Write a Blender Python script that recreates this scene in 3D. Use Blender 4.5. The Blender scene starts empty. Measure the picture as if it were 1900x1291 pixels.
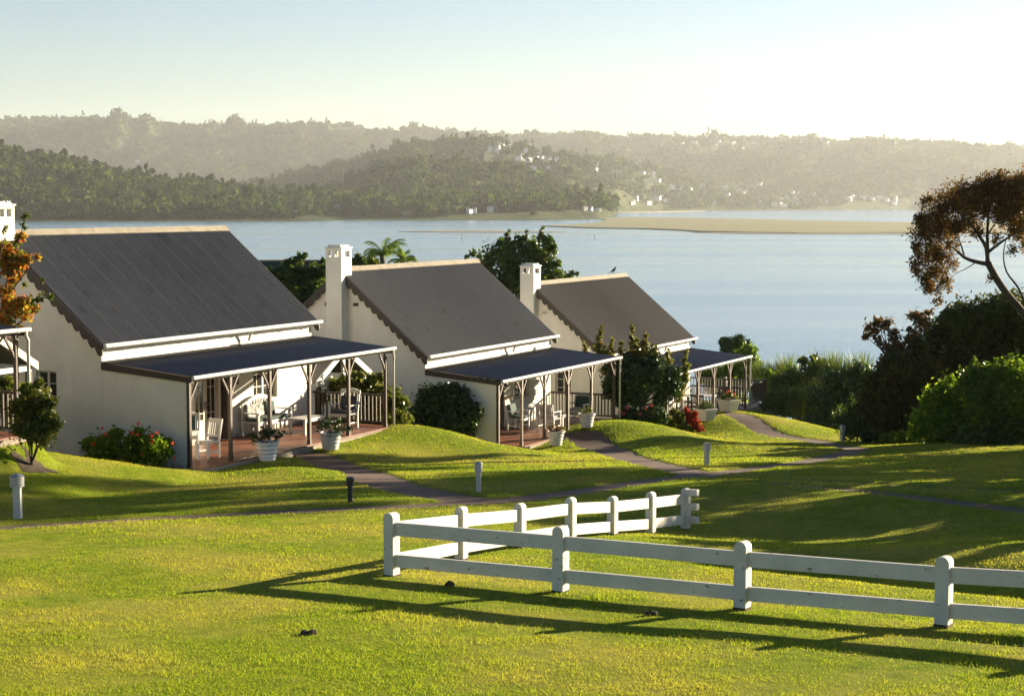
import bpy, bmesh, math, random
import numpy as np
from mathutils import Vector, Matrix, Quaternion
R = math.radians
scene = bpy.context.scene
COL = scene.collection

# ---------------------------------------------------------------- camera, sky, sun, exposure
FPX = 3300.0                                  # focal length in pixels of a 1900 px wide picture
PITCH = math.atan((645.5 - 379) / FPX)
cam_d = bpy.data.cameras.new('camera'); cam = bpy.data.objects.new('camera', cam_d); COL.objects.link(cam)
cam.location = (0, 0, 0); cam.rotation_euler = (R(90) - PITCH, 0, 0)
cam_d.sensor_width = 36; cam_d.lens = FPX / 1900 * 36; cam_d.clip_start = .1; cam_d.clip_end = 60000
scene.camera = cam
scene.render.resolution_x = 1024; scene.render.resolution_y = 695
SUN_AZ, SUN_EL = R(56), R(13.3)
world = bpy.data.worlds.new('World'); scene.world = world; world.use_nodes = True
wn = world.node_tree.nodes; wl = world.node_tree.links; wn.clear()
sky = wn.new('ShaderNodeTexSky'); sky.sky_type = 'NISHITA'; sky.sun_disc = False
sky.sun_elevation = SUN_EL; sky.sun_rotation = SUN_AZ
sky.altitude = 0; sky.air_density = 1.0; sky.dust_density = .35; sky.ozone_density = 1.0
bg = wn.new('ShaderNodeBackground'); bg.inputs[1].default_value = .05
wo = wn.new('ShaderNodeOutputWorld'); hs = wn.new('ShaderNodeHueSaturation'); hs.inputs['Saturation'].default_value = 1.0; wl.new(sky.outputs[0], hs.inputs['Color'])
mx = wn.new('ShaderNodeMix'); mx.data_type = 'RGBA'; mx.blend_type = 'MULTIPLY'; mx.inputs[0].default_value = 1; mx.inputs[7].default_value = (.53, .585, .71, 1)
wl.new(hs.outputs[0], mx.inputs[6]); wl.new(mx.outputs[2], bg.inputs[0]); wl.new(bg.outputs[0], wo.inputs[0])
sun_d = bpy.data.lights.new('sun', 'SUN'); sun_d.energy = 5.0; sun_d.angle = R(.55); sun_d.color = (1, .83, .58)
sun = bpy.data.objects.new('sun', sun_d); COL.objects.link(sun)
SUN_DIR = Vector((math.sin(SUN_AZ) * math.cos(SUN_EL), math.cos(SUN_AZ) * math.cos(SUN_EL), math.sin(SUN_EL)))
sun.rotation_euler = SUN_DIR.to_track_quat('Z', 'Y').to_euler(); sun.location = (40, 20, 30)
scene.view_settings.view_transform = 'Standard'; scene.view_settings.look = 'None'
scene.view_settings.exposure = 2.08; scene.view_settings.gamma = 1
scene.render.engine = 'CYCLES'
try:
    scene.cycles.max_bounces = 8; scene.cycles.diffuse_bounces = 4; scene.cycles.transmission_bounces = 6
    scene.cycles.transparent_max_bounces = 8; scene.cycles.volume_bounces = 0
except Exception: pass

# ---------------------------------------------------------------- pixel geometry (pixels of the 1900x1291 photograph)
CP, SP = math.cos(PITCH), math.sin(PITCH)
def ray(px, py):
    x = (px - 950) / FPX; y = -(py - 645.5) / FPX
    return Vector((x, CP + y * SP, -SP + y * CP))
def at(px, py, Y):
    d = ray(px, py); return d * (Y / d.y)
def ppm(Y): return FPX / Y                     # photo pixels per metre at distance Y

# ---------------------------------------------------------------- object helpers
def link(o, parent=None):
    COL.objects.link(o)
    if parent is not None: o.parent = parent
    return o
def tag(o, label=None, cat=None, group=None, kind=None):
    if label: o['label'] = label
    if cat: o['category'] = cat
    if group: o['group'] = group
    if kind: o['kind'] = kind
    return o
def thing(name, label, cat, loc=(0, 0, 0), rz=0., group=None):
    o = bpy.data.objects.new(name, None); link(o); o.location = loc; o.rotation_euler = (0, 0, rz); o.empty_display_size = .3
    return tag(o, label, cat, group)
KIDS = {}
def copy_tree(o, parent=None):
    c = o.copy(); COL.objects.link(c)
    if parent is not None: c.parent = parent; KIDS.setdefault(parent.name, []).append(c)
    for ch in KIDS.get(o.name, []): copy_tree(ch, c)
    return c
class MB:
    def __init__(s): s.v = []; s.f = []; s.m = None
    def xf(s, M): s.m = M; return s
    def add(s, vs, fs):
        n = len(s.v)
        if s.m is not None: vs = [tuple(s.m @ Vector(v)) for v in vs]
        s.v += [tuple(v) for v in vs]; s.f += [tuple(i + n for i in f) for f in fs]; return s
    def box(s, x0, x1, y0, y1, z0, z1):
        x0, x1 = sorted((x0, x1)); y0, y1 = sorted((y0, y1)); z0, z1 = sorted((z0, z1))
        return s.add([(x0,y0,z0),(x1,y0,z0),(x1,y1,z0),(x0,y1,z0),(x0,y0,z1),(x1,y0,z1),(x1,y1,z1),(x0,y1,z1)],
                     [(3,2,1,0),(4,5,6,7),(0,1,5,4),(1,2,6,5),(2,3,7,6),(3,0,4,7)])
    def bar(s, p, q, w, h, up=(0, 0, 1)):       # rectangular bar from p to q
        p = Vector(p); q = Vector(q); d = (q - p).normalized(); u = Vector(up)
        if abs(d.dot(u)) > .98: u = Vector((1, 0, 0))
        sd = d.cross(u).normalized() * (w / 2); u = sd.cross(d).normalized() * (h / 2)
        return s.add([p-sd-u, p+sd-u, p+sd+u, p-sd+u, q-sd-u, q+sd-u, q+sd+u, q-sd+u],
                     [(0,1,2,3),(7,6,5,4),(0,4,5,1),(1,5,6,2),(2,6,7,3),(3,7,4,0)])
    def tube(s, pts, rad, n=8, cap=True):
        pts = [Vector(p) for p in pts]; rs = rad if isinstance(rad, (list, tuple)) else [rad] * len(pts)
        vs = []; fs = []; prev = None
        for i, p in enumerate(pts):
            d = (pts[min(i+1, len(pts)-1)] - pts[max(i-1, 0)]).normalized()
            if prev is None: prev = d.orthogonal().normalized()
            u = (prev - d * prev.dot(d)).normalized(); prev = u; w = d.cross(u)
            for k in range(n):
                a = 2 * math.pi * k / n; vs.append(p + (u * math.cos(a) + w * math.sin(a)) * rs[i])
        for i in range(len(pts) - 1):
            for k in range(n):
                k2 = (k + 1) % n; fs.append((i*n+k, i*n+k2, (i+1)*n+k2, (i+1)*n+k))
        if cap: fs.append(tuple(range(n))[::-1]); fs.append(tuple(range((len(pts)-1)*n, len(pts)*n)))
        return s.add(vs, fs)
    def lathe(s, prof, n=24, c=(0, 0)):
        vs = []; fs = []
        for r, z in prof:
            for k in range(n):
                a = 2 * math.pi * k / n; vs.append((c[0] + r * math.cos(a), c[1] + r * math.sin(a), z))
        for i in range(len(prof) - 1):
            for k in range(n):
                k2 = (k + 1) % n; fs.append((i*n+k, i*n+k2, (i+1)*n+k2, (i+1)*n+k))
        fs.append(tuple(range(n))[::-1]); fs.append(tuple(range((len(prof)-1)*n, len(prof)*n)))
        return s.add(vs, fs)
    def prism(s, poly, fn, t0, t1):             # polygon (a,b) extruded from t0 to t1; fn(a,b,t) -> xyz
        n = len(poly)
        return s.add([fn(a, b, t0) for a, b in poly] + [fn(a, b, t1) for a, b in poly],
              [tuple(range(n))[::-1], tuple(range(n, 2*n))] + [(i, (i+1) % n, n + (i+1) % n, n + i) for i in range(n)])
    def build(s, name, mat, parent=None, smooth=False, bevel=0.):
        me = bpy.data.meshes.new(name); me.from_pydata(s.v, [], s.f); me.update()
        bm = bmesh.new(); bm.from_mesh(me); bmesh.ops.recalc_face_normals(bm, faces=bm.faces)
        if bevel: bmesh.ops.bevel(bm, geom=list(bm.edges), offset=bevel, segments=2, affect='EDGES', profile=.6)
        bm.to_mesh(me); bm.free()
        if smooth: me.polygons.foreach_set('use_smooth', [True] * len(me.polygons))
        me.materials.append(mat); o = bpy.data.objects.new(name, me); link(o, parent)
        if parent is not None: KIDS.setdefault(parent.name, []).append(o)
        return o
def np_mesh(name, V, F, mat, parent=None, smooth=False):   # V (n,3), F (m,k) arrays
    V = np.asarray(V, np.float32); F = np.asarray(F, np.int32); k = F.shape[1]
    me = bpy.data.meshes.new(name); me.vertices.add(len(V)); me.vertices.foreach_set('co', V.ravel())
    me.loops.add(F.size); me.loops.foreach_set('vertex_index', F.ravel())
    me.polygons.add(len(F)); me.polygons.foreach_set('loop_start', np.arange(len(F), dtype=np.int32) * k)
    me.update(calc_edges=True)
    if smooth: me.polygons.foreach_set('use_smooth', np.ones(len(F), bool))
    me.materials.append(mat); o = bpy.data.objects.new(name, me); link(o, parent)
    if parent is not None: KIDS.setdefault(parent.name, []).append(o)
    return o

# ---------------------------------------------------------------- numpy value noise
def _h(ix, iy, s):
    n = (ix.astype(np.int64) * 374761393 + iy.astype(np.int64) * 668265263 + s * 144665) & 0x7fffffff
    n = ((n ^ (n >> 13)) * 1274126177) & 0x7fffffff
    return ((n ^ (n >> 16)) & 0xffff) / 65535.
def vnoise(x, y, s=0):
    x = np.asarray(x, float); y = np.asarray(y, float); ix = np.floor(x); iy = np.floor(y); fx = x - ix; fy = y - iy
    fx = fx*fx*(3-2*fx); fy = fy*fy*(3-2*fy)
    return (_h(ix,iy,s)*(1-fx)+_h(ix+1,iy,s)*fx)*(1-fy)+(_h(ix,iy+1,s)*(1-fx)+_h(ix+1,iy+1,s)*fx)*fy
def fbm(x, y, s=0, o=4):
    t = 0; a = .5
    for i in range(o): t = t + a * (vnoise(x * 2**i, y * 2**i, s + i) - .5); a *= .5
    return t
def sstep(a, b, x):
    t = np.clip((np.asarray(x, float) - a) / (b - a), 0, 1); return t * t * (3 - 2 * t)
def splus(x, k=2.):
    return np.where(x / k > 30, x, k * np.log1p(np.exp(np.clip(x / k, -40, 30))))

# ---------------------------------------------------------------- materials
def new_mat(name):
    m = bpy.data.materials.new(name); m.use_nodes = True; nt = m.node_tree; nt.nodes.clear()
    out = nt.nodes.new('ShaderNodeOutputMaterial'); return m, nt, out
def nd(nt, t, **kw):
    n = nt.nodes.new(t)
    for k, v in kw.items():
        if k.startswith('i_'): n.inputs[k[2:]].default_value = v
        else: setattr(n, k, v)
    return n
def ramp(nt, src, stops):
    r = nt.nodes.new('ShaderNodeValToRGB'); e = r.color_ramp.elements
    while len(e) > 1: e.remove(e[0])
    e[0].position = stops[0][0]; e[0].color = (*stops[0][1], 1)
    for p, c in stops[1:]: x = e.new(p); x.color = (*c, 1)
    nt.links.new(src, r.inputs[0]); return r
def coords(nt, scale=(1, 1, 1), obj=True, rot=(0, 0, 0)):
    tc = nt.nodes.new('ShaderNodeTexCoord'); mp = nt.nodes.new('ShaderNodeMapping'); mp.inputs['Scale'].default_value = scale
    mp.inputs['Rotation'].default_value = rot
    nt.links.new(tc.outputs['Object'], mp.inputs[0]); return mp.outputs[0]
def noise(nt, vec, scale, detail=4, rough=.55):
    n = nd(nt, 'ShaderNodeTexNoise'); n.inputs['Scale'].default_value = scale; n.inputs['Detail'].default_value = detail
    n.inputs['Roughness'].default_value = rough; nt.links.new(vec, n.inputs['Vector']); return n.outputs[0]
def mixc(nt, fac, a, b, mode='MIX'):
    m = nt.nodes.new('ShaderNodeMix'); m.data_type = 'RGBA'; m.blend_type = mode
    for sock, v in ((m.inputs[0], fac), (m.inputs[6], a), (m.inputs[7], b)):
        if hasattr(v, 'links'): nt.links.new(v, sock)
        elif isinstance(v, (int, float)): sock.default_value = v
        else: sock.default_value = (*v, 1)
    return m.outputs[2]
def bump(nt, h, strength=.3, dist=.01):
    b = nt.nodes.new('ShaderNodeBump'); b.inputs['Strength'].default_value = strength; b.inputs['Distance'].default_value = dist
    nt.links.new(h, b.inputs['Height']); return b.outputs[0]
def surf(name, c1, c2, scale=6., rough=.7, bstr=.2, bdist=.01, metal=0., spots=None, stretch=(1, 1, 1), spec=.5):
    m, nt, out = new_mat(name); v = coords(nt, stretch)
    n = noise(nt, v, scale); rc = ramp(nt, n, [(.3, c1), (.7, c2)]); col = rc.outputs[0]
    if spots:                                   # (colour, noise scale, threshold)
        s = noise(nt, v, spots[1], 6, .65); f = ramp(nt, s, [(spots[2], (0,0,0)), (spots[2] + .06, (1,1,1))])
        col = mixc(nt, f.outputs[0], col, spots[0])
    b = nd(nt, 'ShaderNodeBsdfPrincipled'); nt.links.new(col, b.inputs['Base Color'])
    b.inputs['Roughness'].default_value = rough; b.inputs['Metallic'].default_value = metal
    b.inputs['Specular IOR Level'].default_value = spec
    if bstr: nt.links.new(bump(nt, noise(nt, v, scale * 9, 5), bstr, bdist), b.inputs['Normal'])
    nt.links.new(b.outputs[0], out.inputs[0]); return m
def plaster_mat():
    m = M['plaster']; nt = m.node_tree; b = [n for n in nt.nodes if n.type == 'BSDF_PRINCIPLED'][0]; src = b.inputs['Base Color'].links[0].from_socket
    v = coords(nt); st = ramp(nt, noise(nt, coords(nt, (1.4, 1.4, .55)), 1.3, 6, .7), [(.52, (0,0,0)), (.75, (.22,.22,.22))]).outputs[0]
    c = mixc(nt, st, src, (.36, .33, .27)); sz = nd(nt, 'ShaderNodeSeparateXYZ'); nt.links.new(v, sz.inputs[0])
    a = nd(nt, 'ShaderNodeMath', operation='MULTIPLY_ADD'); nt.links.new(noise(nt, v, 2.5, 5, .7), a.inputs[0]); a.inputs[1].default_value = -1.1; nt.links.new(sz.outputs[2], a.inputs[2])
    f = ramp(nt, a.outputs[0], [(0., (.75,.75,.75)), (.22, (0,0,0))]); f.color_ramp.elements[0].position = 0
    ad = nd(nt, 'ShaderNodeMath', operation='ADD'); nt.links.new(a.outputs[0], ad.inputs[0]); ad.inputs[1].default_value = .5; nt.links.new(ad.outputs[0], f.inputs[0])
    nt.links.new(mixc(nt, f.outputs[0], c, (.20, .17, .12)), b.inputs['Base Color'])
def leaf_mat(name, cols, trans=.35, rough=.45, spec=.35, patch=None, world=0):
    m, nt, out = new_mat(name); g = nd(nt, 'ShaderNodeNewGeometry')
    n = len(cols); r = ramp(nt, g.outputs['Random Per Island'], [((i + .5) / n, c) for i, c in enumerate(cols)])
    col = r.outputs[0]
    if patch:
        f = ramp(nt, noise(nt, coords(nt), patch[1], 3), [(.45, (0,0,0)), (.6, (1,1,1))]); col = mixc(nt, f.outputs[0], col, patch[0])
    if world:
        wv = noise(nt, g.outputs['Position'], world, 5, .6); col = mixc(nt, 1., col, ramp(nt, wv, [(.34, (.5, .58, .55)), (.5, (.95, 1., .95)), (.66, (1.9, 1.6, 1.15))]).outputs[0], 'MULTIPLY')
    b = nd(nt, 'ShaderNodeBsdfPrincipled'); nt.links.new(col, b.inputs['Base Color']); b.inputs['Roughness'].default_value = rough
    b.inputs['Specular IOR Level'].default_value = spec * .6
    t = nd(nt, 'ShaderNodeBsdfTranslucent')
    nt.links.new(mixc(nt, 1., col, (1.25, 1.35, .55), 'MULTIPLY'), t.inputs[0])
    mx = nd(nt, 'ShaderNodeMixShader'); mx.inputs[0].default_value = trans
    nt.links.new(b.outputs[0], mx.inputs[1]); nt.links.new(t.outputs[0], mx.inputs[2]); nt.links.new(mx.outputs[0], out.inputs[0]); return m

M = {}
M['plaster'] = surf('plaster', (.585, .56, .505), (.665, .64, .58), 1.6, .85, .35, .008, spots=((.47, .43, .36), 1.1, .69))
M['white'] = surf('white_paint', (0.48, 0.473, 0.45), (0.54, 0.532, 0.51), 5, .5, .08, .003)
M['white_old'] = surf('worn_white_paint', (0.51, 0.503, 0.465), (0.6, 0.593, 0.562), 4, .6, .25, .004, spots=((0.15, 0.128, 0.0975), 9, .70), stretch=(1, 1, 1.5))
M['roof'] = None
M['brown'] = surf('dark_brown_timber', (.014, .009, .007), (.026, .017, .013), 8, .55, .2, .003, stretch=(1, 1, .2))
M['post'] = surf('brown_post_paint', (0.033, 0.0192, 0.0132), (0.054, 0.0336, 0.0228), 8, .5, .2, .003, stretch=(1, 1, .2))
M['ridge'] = surf('mortared_ridge', (0.15, 0.128, 0.0928), (0.229, 0.202, 0.154), 3.2, .8, .3, .01, spots=((0.0968, 0.066, 0.0396), 6, .66))
M['tile'] = None
M['glass'] = surf('window_glass', (.02, .022, .02), (.035, .035, .03), 1, .06, 0, spec=.9)
M['curtain'] = surf('curtain_cloth', (0.21, 0.175, 0.119), (0.266, 0.231, 0.168), 3, .8, .1, .01, stretch=(6, 6, .3))
M['frame'] = surf('cream_joinery', (0.465, 0.427, 0.338), (0.525, 0.495, 0.413), 5, .5, .05, .002)
M['soil'] = surf('soil', (.035, .024, .015), (.09, .06, .035), 9, .95, .8, .03)
M['bark'] = surf('bark', (0.0325, 0.0234, 0.0163), (0.0845, 0.065, 0.0455), 7, .9, .9, .03, stretch=(1, 1, .25))
M['green_cloth'] = surf('dark_green_cushion', (.02, .045, .045), (.035, .07, .065), 6, .85, .2, .004)
M['stripe'] = surf('patterned_cushion', (.05, .07, .08), (.55, .52, .48), 9, .85, .15, .004)
M['towel'] = surf('cream_towel', (0.54, 0.495, 0.413), (0.615, 0.578, 0.51), 6, .9, .4, .006)
M['wicker'] = surf('dark_wicker', (.018, .014, .012), (.05, .04, .032), 30, .6, .6, .006)
M['metal'] = surf('grey_metal', (.25, .25, .25), (.36, .36, .35), 8, .45, .1, .002, .6)
M['black'] = surf('dark_green_black_paint', (.012, .014, .012), (.03, .032, .028), 8, .5, .1, .002)
M['greenroof'] = surf('dark_green_sheet', (0.0084, 0.0245, 0.0154), (0.014, 0.035, 0.0224), 4, .5, .1, .004)
M['greyroof'] = surf('weathered_sheet', (0.072, 0.066, 0.06), (0.114, 0.105, 0.093), 2.5, .7, .2, .006, stretch=(6, 6, 1))

def roof_mat(name, c1, c2, lap=True, rough=.55, lapc=(.16, .145, .12)):
    m, nt, out = new_mat(name); v = coords(nt)
    n1 = noise(nt, coords(nt, (3, .5, .5)), 1.6, 5); col = ramp(nt, n1, [(.3, c1), (.72, c2)]).outputs[0]
    sp = ramp(nt, noise(nt, coords(nt, (2.2, .8, .8)), 2.3, 6, .7), [(.56, (0,0,0)), (.70, (1,1,1))]).outputs[0]
    col = mixc(nt, sp, col, tuple(x * .38 for x in c1))
    if lap:
        sx = nd(nt, 'ShaderNodeSeparateXYZ'); nt.links.new(v, sx.inputs[0])
        a = nd(nt, 'ShaderNodeMath', operation='PINGPONG'); nt.links.new(sx.outputs[0], a.inputs[0]); a.inputs[1].default_value = .381
        b_ = nd(nt, 'ShaderNodeMath', operation='LESS_THAN'); nt.links.new(a.outputs[0], b_.inputs[0]); b_.inputs[1].default_value = .012
        nb = noise(nt, v, 1.3, 2); mm = nd(nt, 'ShaderNodeMath', operation='MULTIPLY'); nt.links.new(b_.outputs[0], mm.inputs[0]); nt.links.new(nb, mm.inputs[1])
        col = mixc(nt, mm.outputs[0], col, lapc)
    b = nd(nt, 'ShaderNodeBsdfPrincipled'); nt.links.new(col, b.inputs['Base Color'])
    rr = ramp(nt, n1, [(.3, (rough - .08,) * 3), (.7, (rough + .12,) * 3)]); nt.links.new(rr.outputs[0], b.inputs['Roughness'])
    nt.links.new(bump(nt, noise(nt, v, 14, 4), .15, .01), b.inputs['Normal'])
    nt.links.new(b.outputs[0], out.inputs[0]); return m
M['roof'] = roof_mat('corrugated_grey_roof', (.042, .047, .055), (.068, .074, .083), True, .6, (0.124, 0.115, 0.102))
M['roof_b'] = roof_mat('flat_grey_roof', (.048, .052, .059), (.066, .070, .077), True, .65, (0.0544, 0.0531, 0.0512))
M['roof_c'] = roof_mat('brown_grey_roof', (0.036, 0.0316, 0.0291), (0.0496, 0.044, 0.0409), True, .65, (0.062, 0.0558, 0.0496))
M['porch_roof'] = roof_mat('navy_porch_roof', (0.0165, 0.0173, 0.0255), (0.0255, 0.0263, 0.0375), False, .42)

def tile_mat(name, c1, c2, mort, sz, rough=.55, rot=0.):
    m, nt, out = new_mat(name); v = coords(nt, (1, 1, 1), True, (0, 0, rot)); b = nd(nt, 'ShaderNodeBsdfPrincipled')
    br = nd(nt, 'ShaderNodeTexBrick'); nt.links.new(v, br.inputs['Vector']); br.inputs['Scale'].default_value = 1
    br.inputs['Brick Width'].default_value = sz[0]; br.inputs['Row Height'].default_value = sz[1]; br.inputs['Mortar Size'].default_value = sz[2]
    br.inputs['Color1'].default_value = (*c1, 1); br.inputs['Color2'].default_value = (*c2, 1); br.inputs['Mortar'].default_value = (*mort, 1)
    n = ramp(nt, noise(nt, v, 2.2, 5), [(.3, (.62, .62, .62)), (.7, (1.15, 1.12, 1.1))])
    nt.links.new(mixc(nt, 1., br.outputs[0], n.outputs[0], 'MULTIPLY'), b.inputs['Base Color']); b.inputs['Roughness'].default_value = rough
    nt.links.new(bump(nt, br.outputs[1], -.3, .006), b.inputs['Normal']); nt.links.new(b.outputs[0], out.inputs[0]); return m
M['tile'] = tile_mat('terracotta_tiles', (0.225, 0.075, 0.0338), (0.165, 0.0562, 0.0263), (0.09, 0.045, 0.03), (0.225, 0.225, 0.006), .5)
M['brick'] = tile_mat('brick_paving', (.11, .048, .026), (.075, .037, .022), (.04, .026, .017), (0.165, 0.0825, 0.009), .85, .5)

plaster_mat()
# ================================================================ THE SETTING
TH = R(26.07)                                  # the cottages' ridges point this far right of the view axis
AX = Vector((math.sin(TH), math.cos(TH), 0)); BX = Vector((math.cos(TH), -math.sin(TH), 0))
HOUSES = [Vector((-17.25, 30.9, -4.98)), Vector((-10.2084, 44.0881, -6.4568)), Vector((-2.8041, 57.3149, -7.8642)), Vector((3.6389, 69.7381, -8.8872))]
HL, HW, HE, HR, PD, HPB, HP = 9.65, 3.141, 2.977, 5.753, 2.74, 2.557, 2.3
WATER = -16.0
MOUNDS = [(-1.3, 51.2, 2.0, 2.5, .42), (4.3, 60.5, 2.3, 3.2, .72), (9.9, 71.0, 2.8, 4.2, .75), (-5.4, 41.4, 1.5, 1.2, .22), (6.2, 54.5, 2.5, 1.5, .3), (15.5, 56, 4, 4, .2), (5.7, 32.6, 4.2, 3.6, -.55)]
def ground0(X, Y):
    X = np.asarray(X, float); Y = np.asarray(Y, float)
    z = -3.4 - .07 * Y - .026 * splus(Y - 39, 2.5)
    for i, o in enumerate(HOUSES):              # each cottage stands on a levelled terrace
        dx = X - o.x; dy = Y - o.y; a = dx * AX.x + dy * AX.y; b = dx * BX.x + dy * BX.y
        far = HL
        d = np.hypot(np.maximum(np.maximum((-a - .2) * (3 if i == 1 else 1), a - far), 0), np.maximum(np.maximum(-2 * HW - b, b - PD), 0))
        w = 1 - sstep(0, 3.2 if i else 1.2, d); z = z * (1 - w) + (o.z - .13) * w
    zt = np.interp(X, [-40, -11.6, -10.5, -10, -9.1, -8.4, -7.55, -6.7, -5.5], [-5.5, -5.55, -5.59, -5.68, -5.83, -5.96, -6.1, -6.41, -8])
    z = z + np.maximum(zt - z, 0) * sstep(31, 36.5, Y) * (1 - sstep(39.6, 43.2, Y))      # grass bank at left
    for mx, my, sx, sy, h in MOUNDS:
        z = z + h * np.exp(-((X - mx) / sx) ** 2 - ((Y - my) / sy) ** 2)
    ax, ay, bx, by = 2.6, 27.6, 11.5, 19.7      # the swale behind the fence
    L = math.hypot(bx - ax, by - ay); t = ((X - ax) * (bx - ax) + (Y - ay) * (by - ay)) / L
    d = ((X - ax) * (by - ay) - (Y - ay) * (bx - ax)) / L * -1.
    prof = np.where(d < 0, np.exp(-(d / .8) ** 2), np.exp(-(d / 2.4) ** 2))
    z = z - 1.0 * prof * sstep(-1.5, 3.0, t)
    edge = 84 - 25 * sstep(11.2, 14.8, X) - 16 * sstep(-6, -12, X)
    z = z - .30 * splus(Y - edge, 1.5)
    z = z + .05 * fbm(X / 2.3, Y / 2.3, 3, 3) + .10 * fbm(X / 6., Y / 6., 8, 2)
    return np.maximum(z, WATER - 3.0)
def hit(px, py, fn=None, t0=8., t1=110.):
    d = ray(px, py); d = d / d.y; ts = np.arange(t0, t1, .2); fn = fn or ground0
    g = fn(d.x * ts, ts); k = np.nonzero(d.z * ts <= g)[0]
    if not len(k): return Vector(d * t1)
    t = ts[k[0]]; lo, hi = t - .2, t
    for _ in range(20):
        mid = (lo + hi) / 2
        if d.z * mid <= float(fn(d.x * mid, mid)): hi = mid
        else: lo = mid
    return d * hi
def smooth_line(pts, step=.3):
    pts = [Vector(p) for p in pts]; out = []
    for i in range(len(pts) - 1):
        p0 = pts[max(i-1, 0)]; p1 = pts[i]; p2 = pts[i+1]; p3 = pts[min(i+2, len(pts)-1)]
        n = max(2, int((p2 - p1).length / step))
        for k in range(n):
            t = k / n
            out.append(.5 * ((2*p1) + (-p0+p2)*t + (2*p0-5*p1+4*p2-p3)*t*t + (-p0+3*p1-3*p2+p3)*t**3))
    out.append(pts[-1]); return out
def flat(p): return Vector((p.x, p.y, 0))
PATHS = []                                      # (name, centre line in plan, width, label of the strip)
def add_path(name, px, w): PATHS.append((name, smooth_line([flat(hit(*p)) for p in px]), w))
def fpt(h, al, out): return flat(HOUSES[h] + AX * al + BX * out)
_main = [flat(hit(*p)) for p in [(-160, 985), (0, 976), (140, 967), (300, 958), (480, 949), (640, 941), (800, 934), (940, 925), (1080, 908), (1220, 888), (1330, 876), (1440, 862), (1540, 846), (1610, 830)]]
PATHS.append(('path', smooth_line(_main), .85))
PATHS.append(('path', smooth_line([fpt(1, 4.3, 2.9), fpt(1, 4.35, 3.6), flat(hit(655, 872)), flat(hit(715, 893)), flat(hit(790, 912)), flat(hit(880, 927))]), 1.3))
PATHS.append(('path', smooth_line([fpt(2, 4.0, 2.9), fpt(2, 4.1, 3.8), flat(hit(1150, 842)), flat(hit(1225, 862)), flat(hit(1300, 879))]), 1.15))
PATHS.append(('path', smooth_line([fpt(3, 4.2, 2.9), fpt(3, 4.3, 3.9), flat(hit(1430, 802)), flat(hit(1520, 818)), flat(hit(1590, 832))]), .95))
PATHS.append(('path', smooth_line([flat(hit(*p)) for p in [(1330, 884), (1440, 888), (1600, 895), (1760, 903), (1930, 911)]]), .55))
PATHS.append(('path', smooth_line([flat(hit(*p)) for p in [(1400, 893), (1530, 902), (1660, 914), (1780, 929), (1930, 947)]]), .6))
_pp = np.array([(p.x, p.y, w) for n, l, w in PATHS for p in l])
def path_dist(X, Y):                            # signed distance to the nearest path edge
    X = np.asarray(X, float); Y = np.asarray(Y, float); sh = X.shape; X = X.ravel(); Y = Y.ravel(); out = np.full(X.shape, 9.)
    for i in range(0, len(X), 20000):
        dx = X[i:i+20000, None] - _pp[None, :, 0]; dy = Y[i:i+20000, None] - _pp[None, :, 1]
        out[i:i+20000] = (np.hypot(dx, dy) - _pp[None, :, 2] / 2).min(1)
    return out.reshape(sh)
def ground(X, Y):
    return ground0(X, Y) - .075 * (1 - sstep(-.06, .07, path_dist(X, Y)))
def gz(x, y): return float(ground0(np.array([x]), np.array([y]))[0])
def gp(px, py): return hit(px, py)

# --- lawn material
def lawn_mat():
    m, nt, out = new_mat('lawn'); v = coords(nt)
    n1 = noise(nt, v, .35, 5, .6); n2 = noise(nt, v, 3.0, 5, .65); n3 = noise(nt, v, 60, 6, .8)
    c = ramp(nt, n2, [(.25, (.075, .125, .01)), (.5, (.15, .205, .014)), (.75, (.25, .26, .035))]).outputs[0]
    dry = ramp(nt, n1, [(.42, (0,0,0)), (.66, (1,1,1))]).outputs[0]
    c = mixc(nt, mixc(nt, .6, (0,0,0), dry), c, (.32, .27, .07))
    c = mixc(nt, .75, c, ramp(nt, n3, [(.34, (.25, .25, .24)), (.5, (.95, .95, .95)), (.68, (1.7, 1.6, 1.3))]).outputs[0], 'MULTIPLY')
    sp = ramp(nt, noise(nt, v, 2.1, 7, .75), [(.66, (0,0,0)), (.72, (1,1,1))]).outputs[0]
    c = mixc(nt, mixc(nt, .7, (0,0,0), sp), c, (.045, .036, .012))
    b = nd(nt, 'ShaderNodeBsdfPrincipled'); nt.links.new(c, b.inputs['Base Color']); b.inputs['Roughness'].default_value = .9
    b.inputs['Specular IOR Level'].default_value = .03
    b.inputs['Sheen Weight'].default_value = 0
    nt.links.new(bump(nt, noise(nt, v, 30, 6, .75), .8, .06), b.inputs['Normal'])
    nt.links.new(b.outputs[0], out.inputs[0]); return m
M['lawn'] = lawn_mat()
def grid_mesh(name, xs, ys, fn, mat, smooth=True):
    GX, GY = np.meshgrid(xs, ys); Z = fn(GX, GY); V = np.stack([GX, GY, Z], -1).reshape(-1, 3)
    nx, ny = len(xs), len(ys); i = np.arange(nx * ny).reshape(ny, nx)
    F = np.stack([i[:-1, :-1], i[:-1, 1:], i[1:, 1:], i[1:, :-1]], -1).reshape(-1, 4)
    return np_mesh(name, V, F, mat, smooth=smooth)
xs = np.concatenate([np.arange(-90, -22, 3.), np.arange(-22, 24, .17), np.arange(24, 110, 3.)])
ys = np.concatenate([np.arange(-30, 14, 2.), np.arange(14, 62, .17), np.arange(62, 92, .4), np.arange(92, 190, 3.)])
tag(grid_mesh('ground', xs, ys, ground, M['lawn']), kind='structure')
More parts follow.
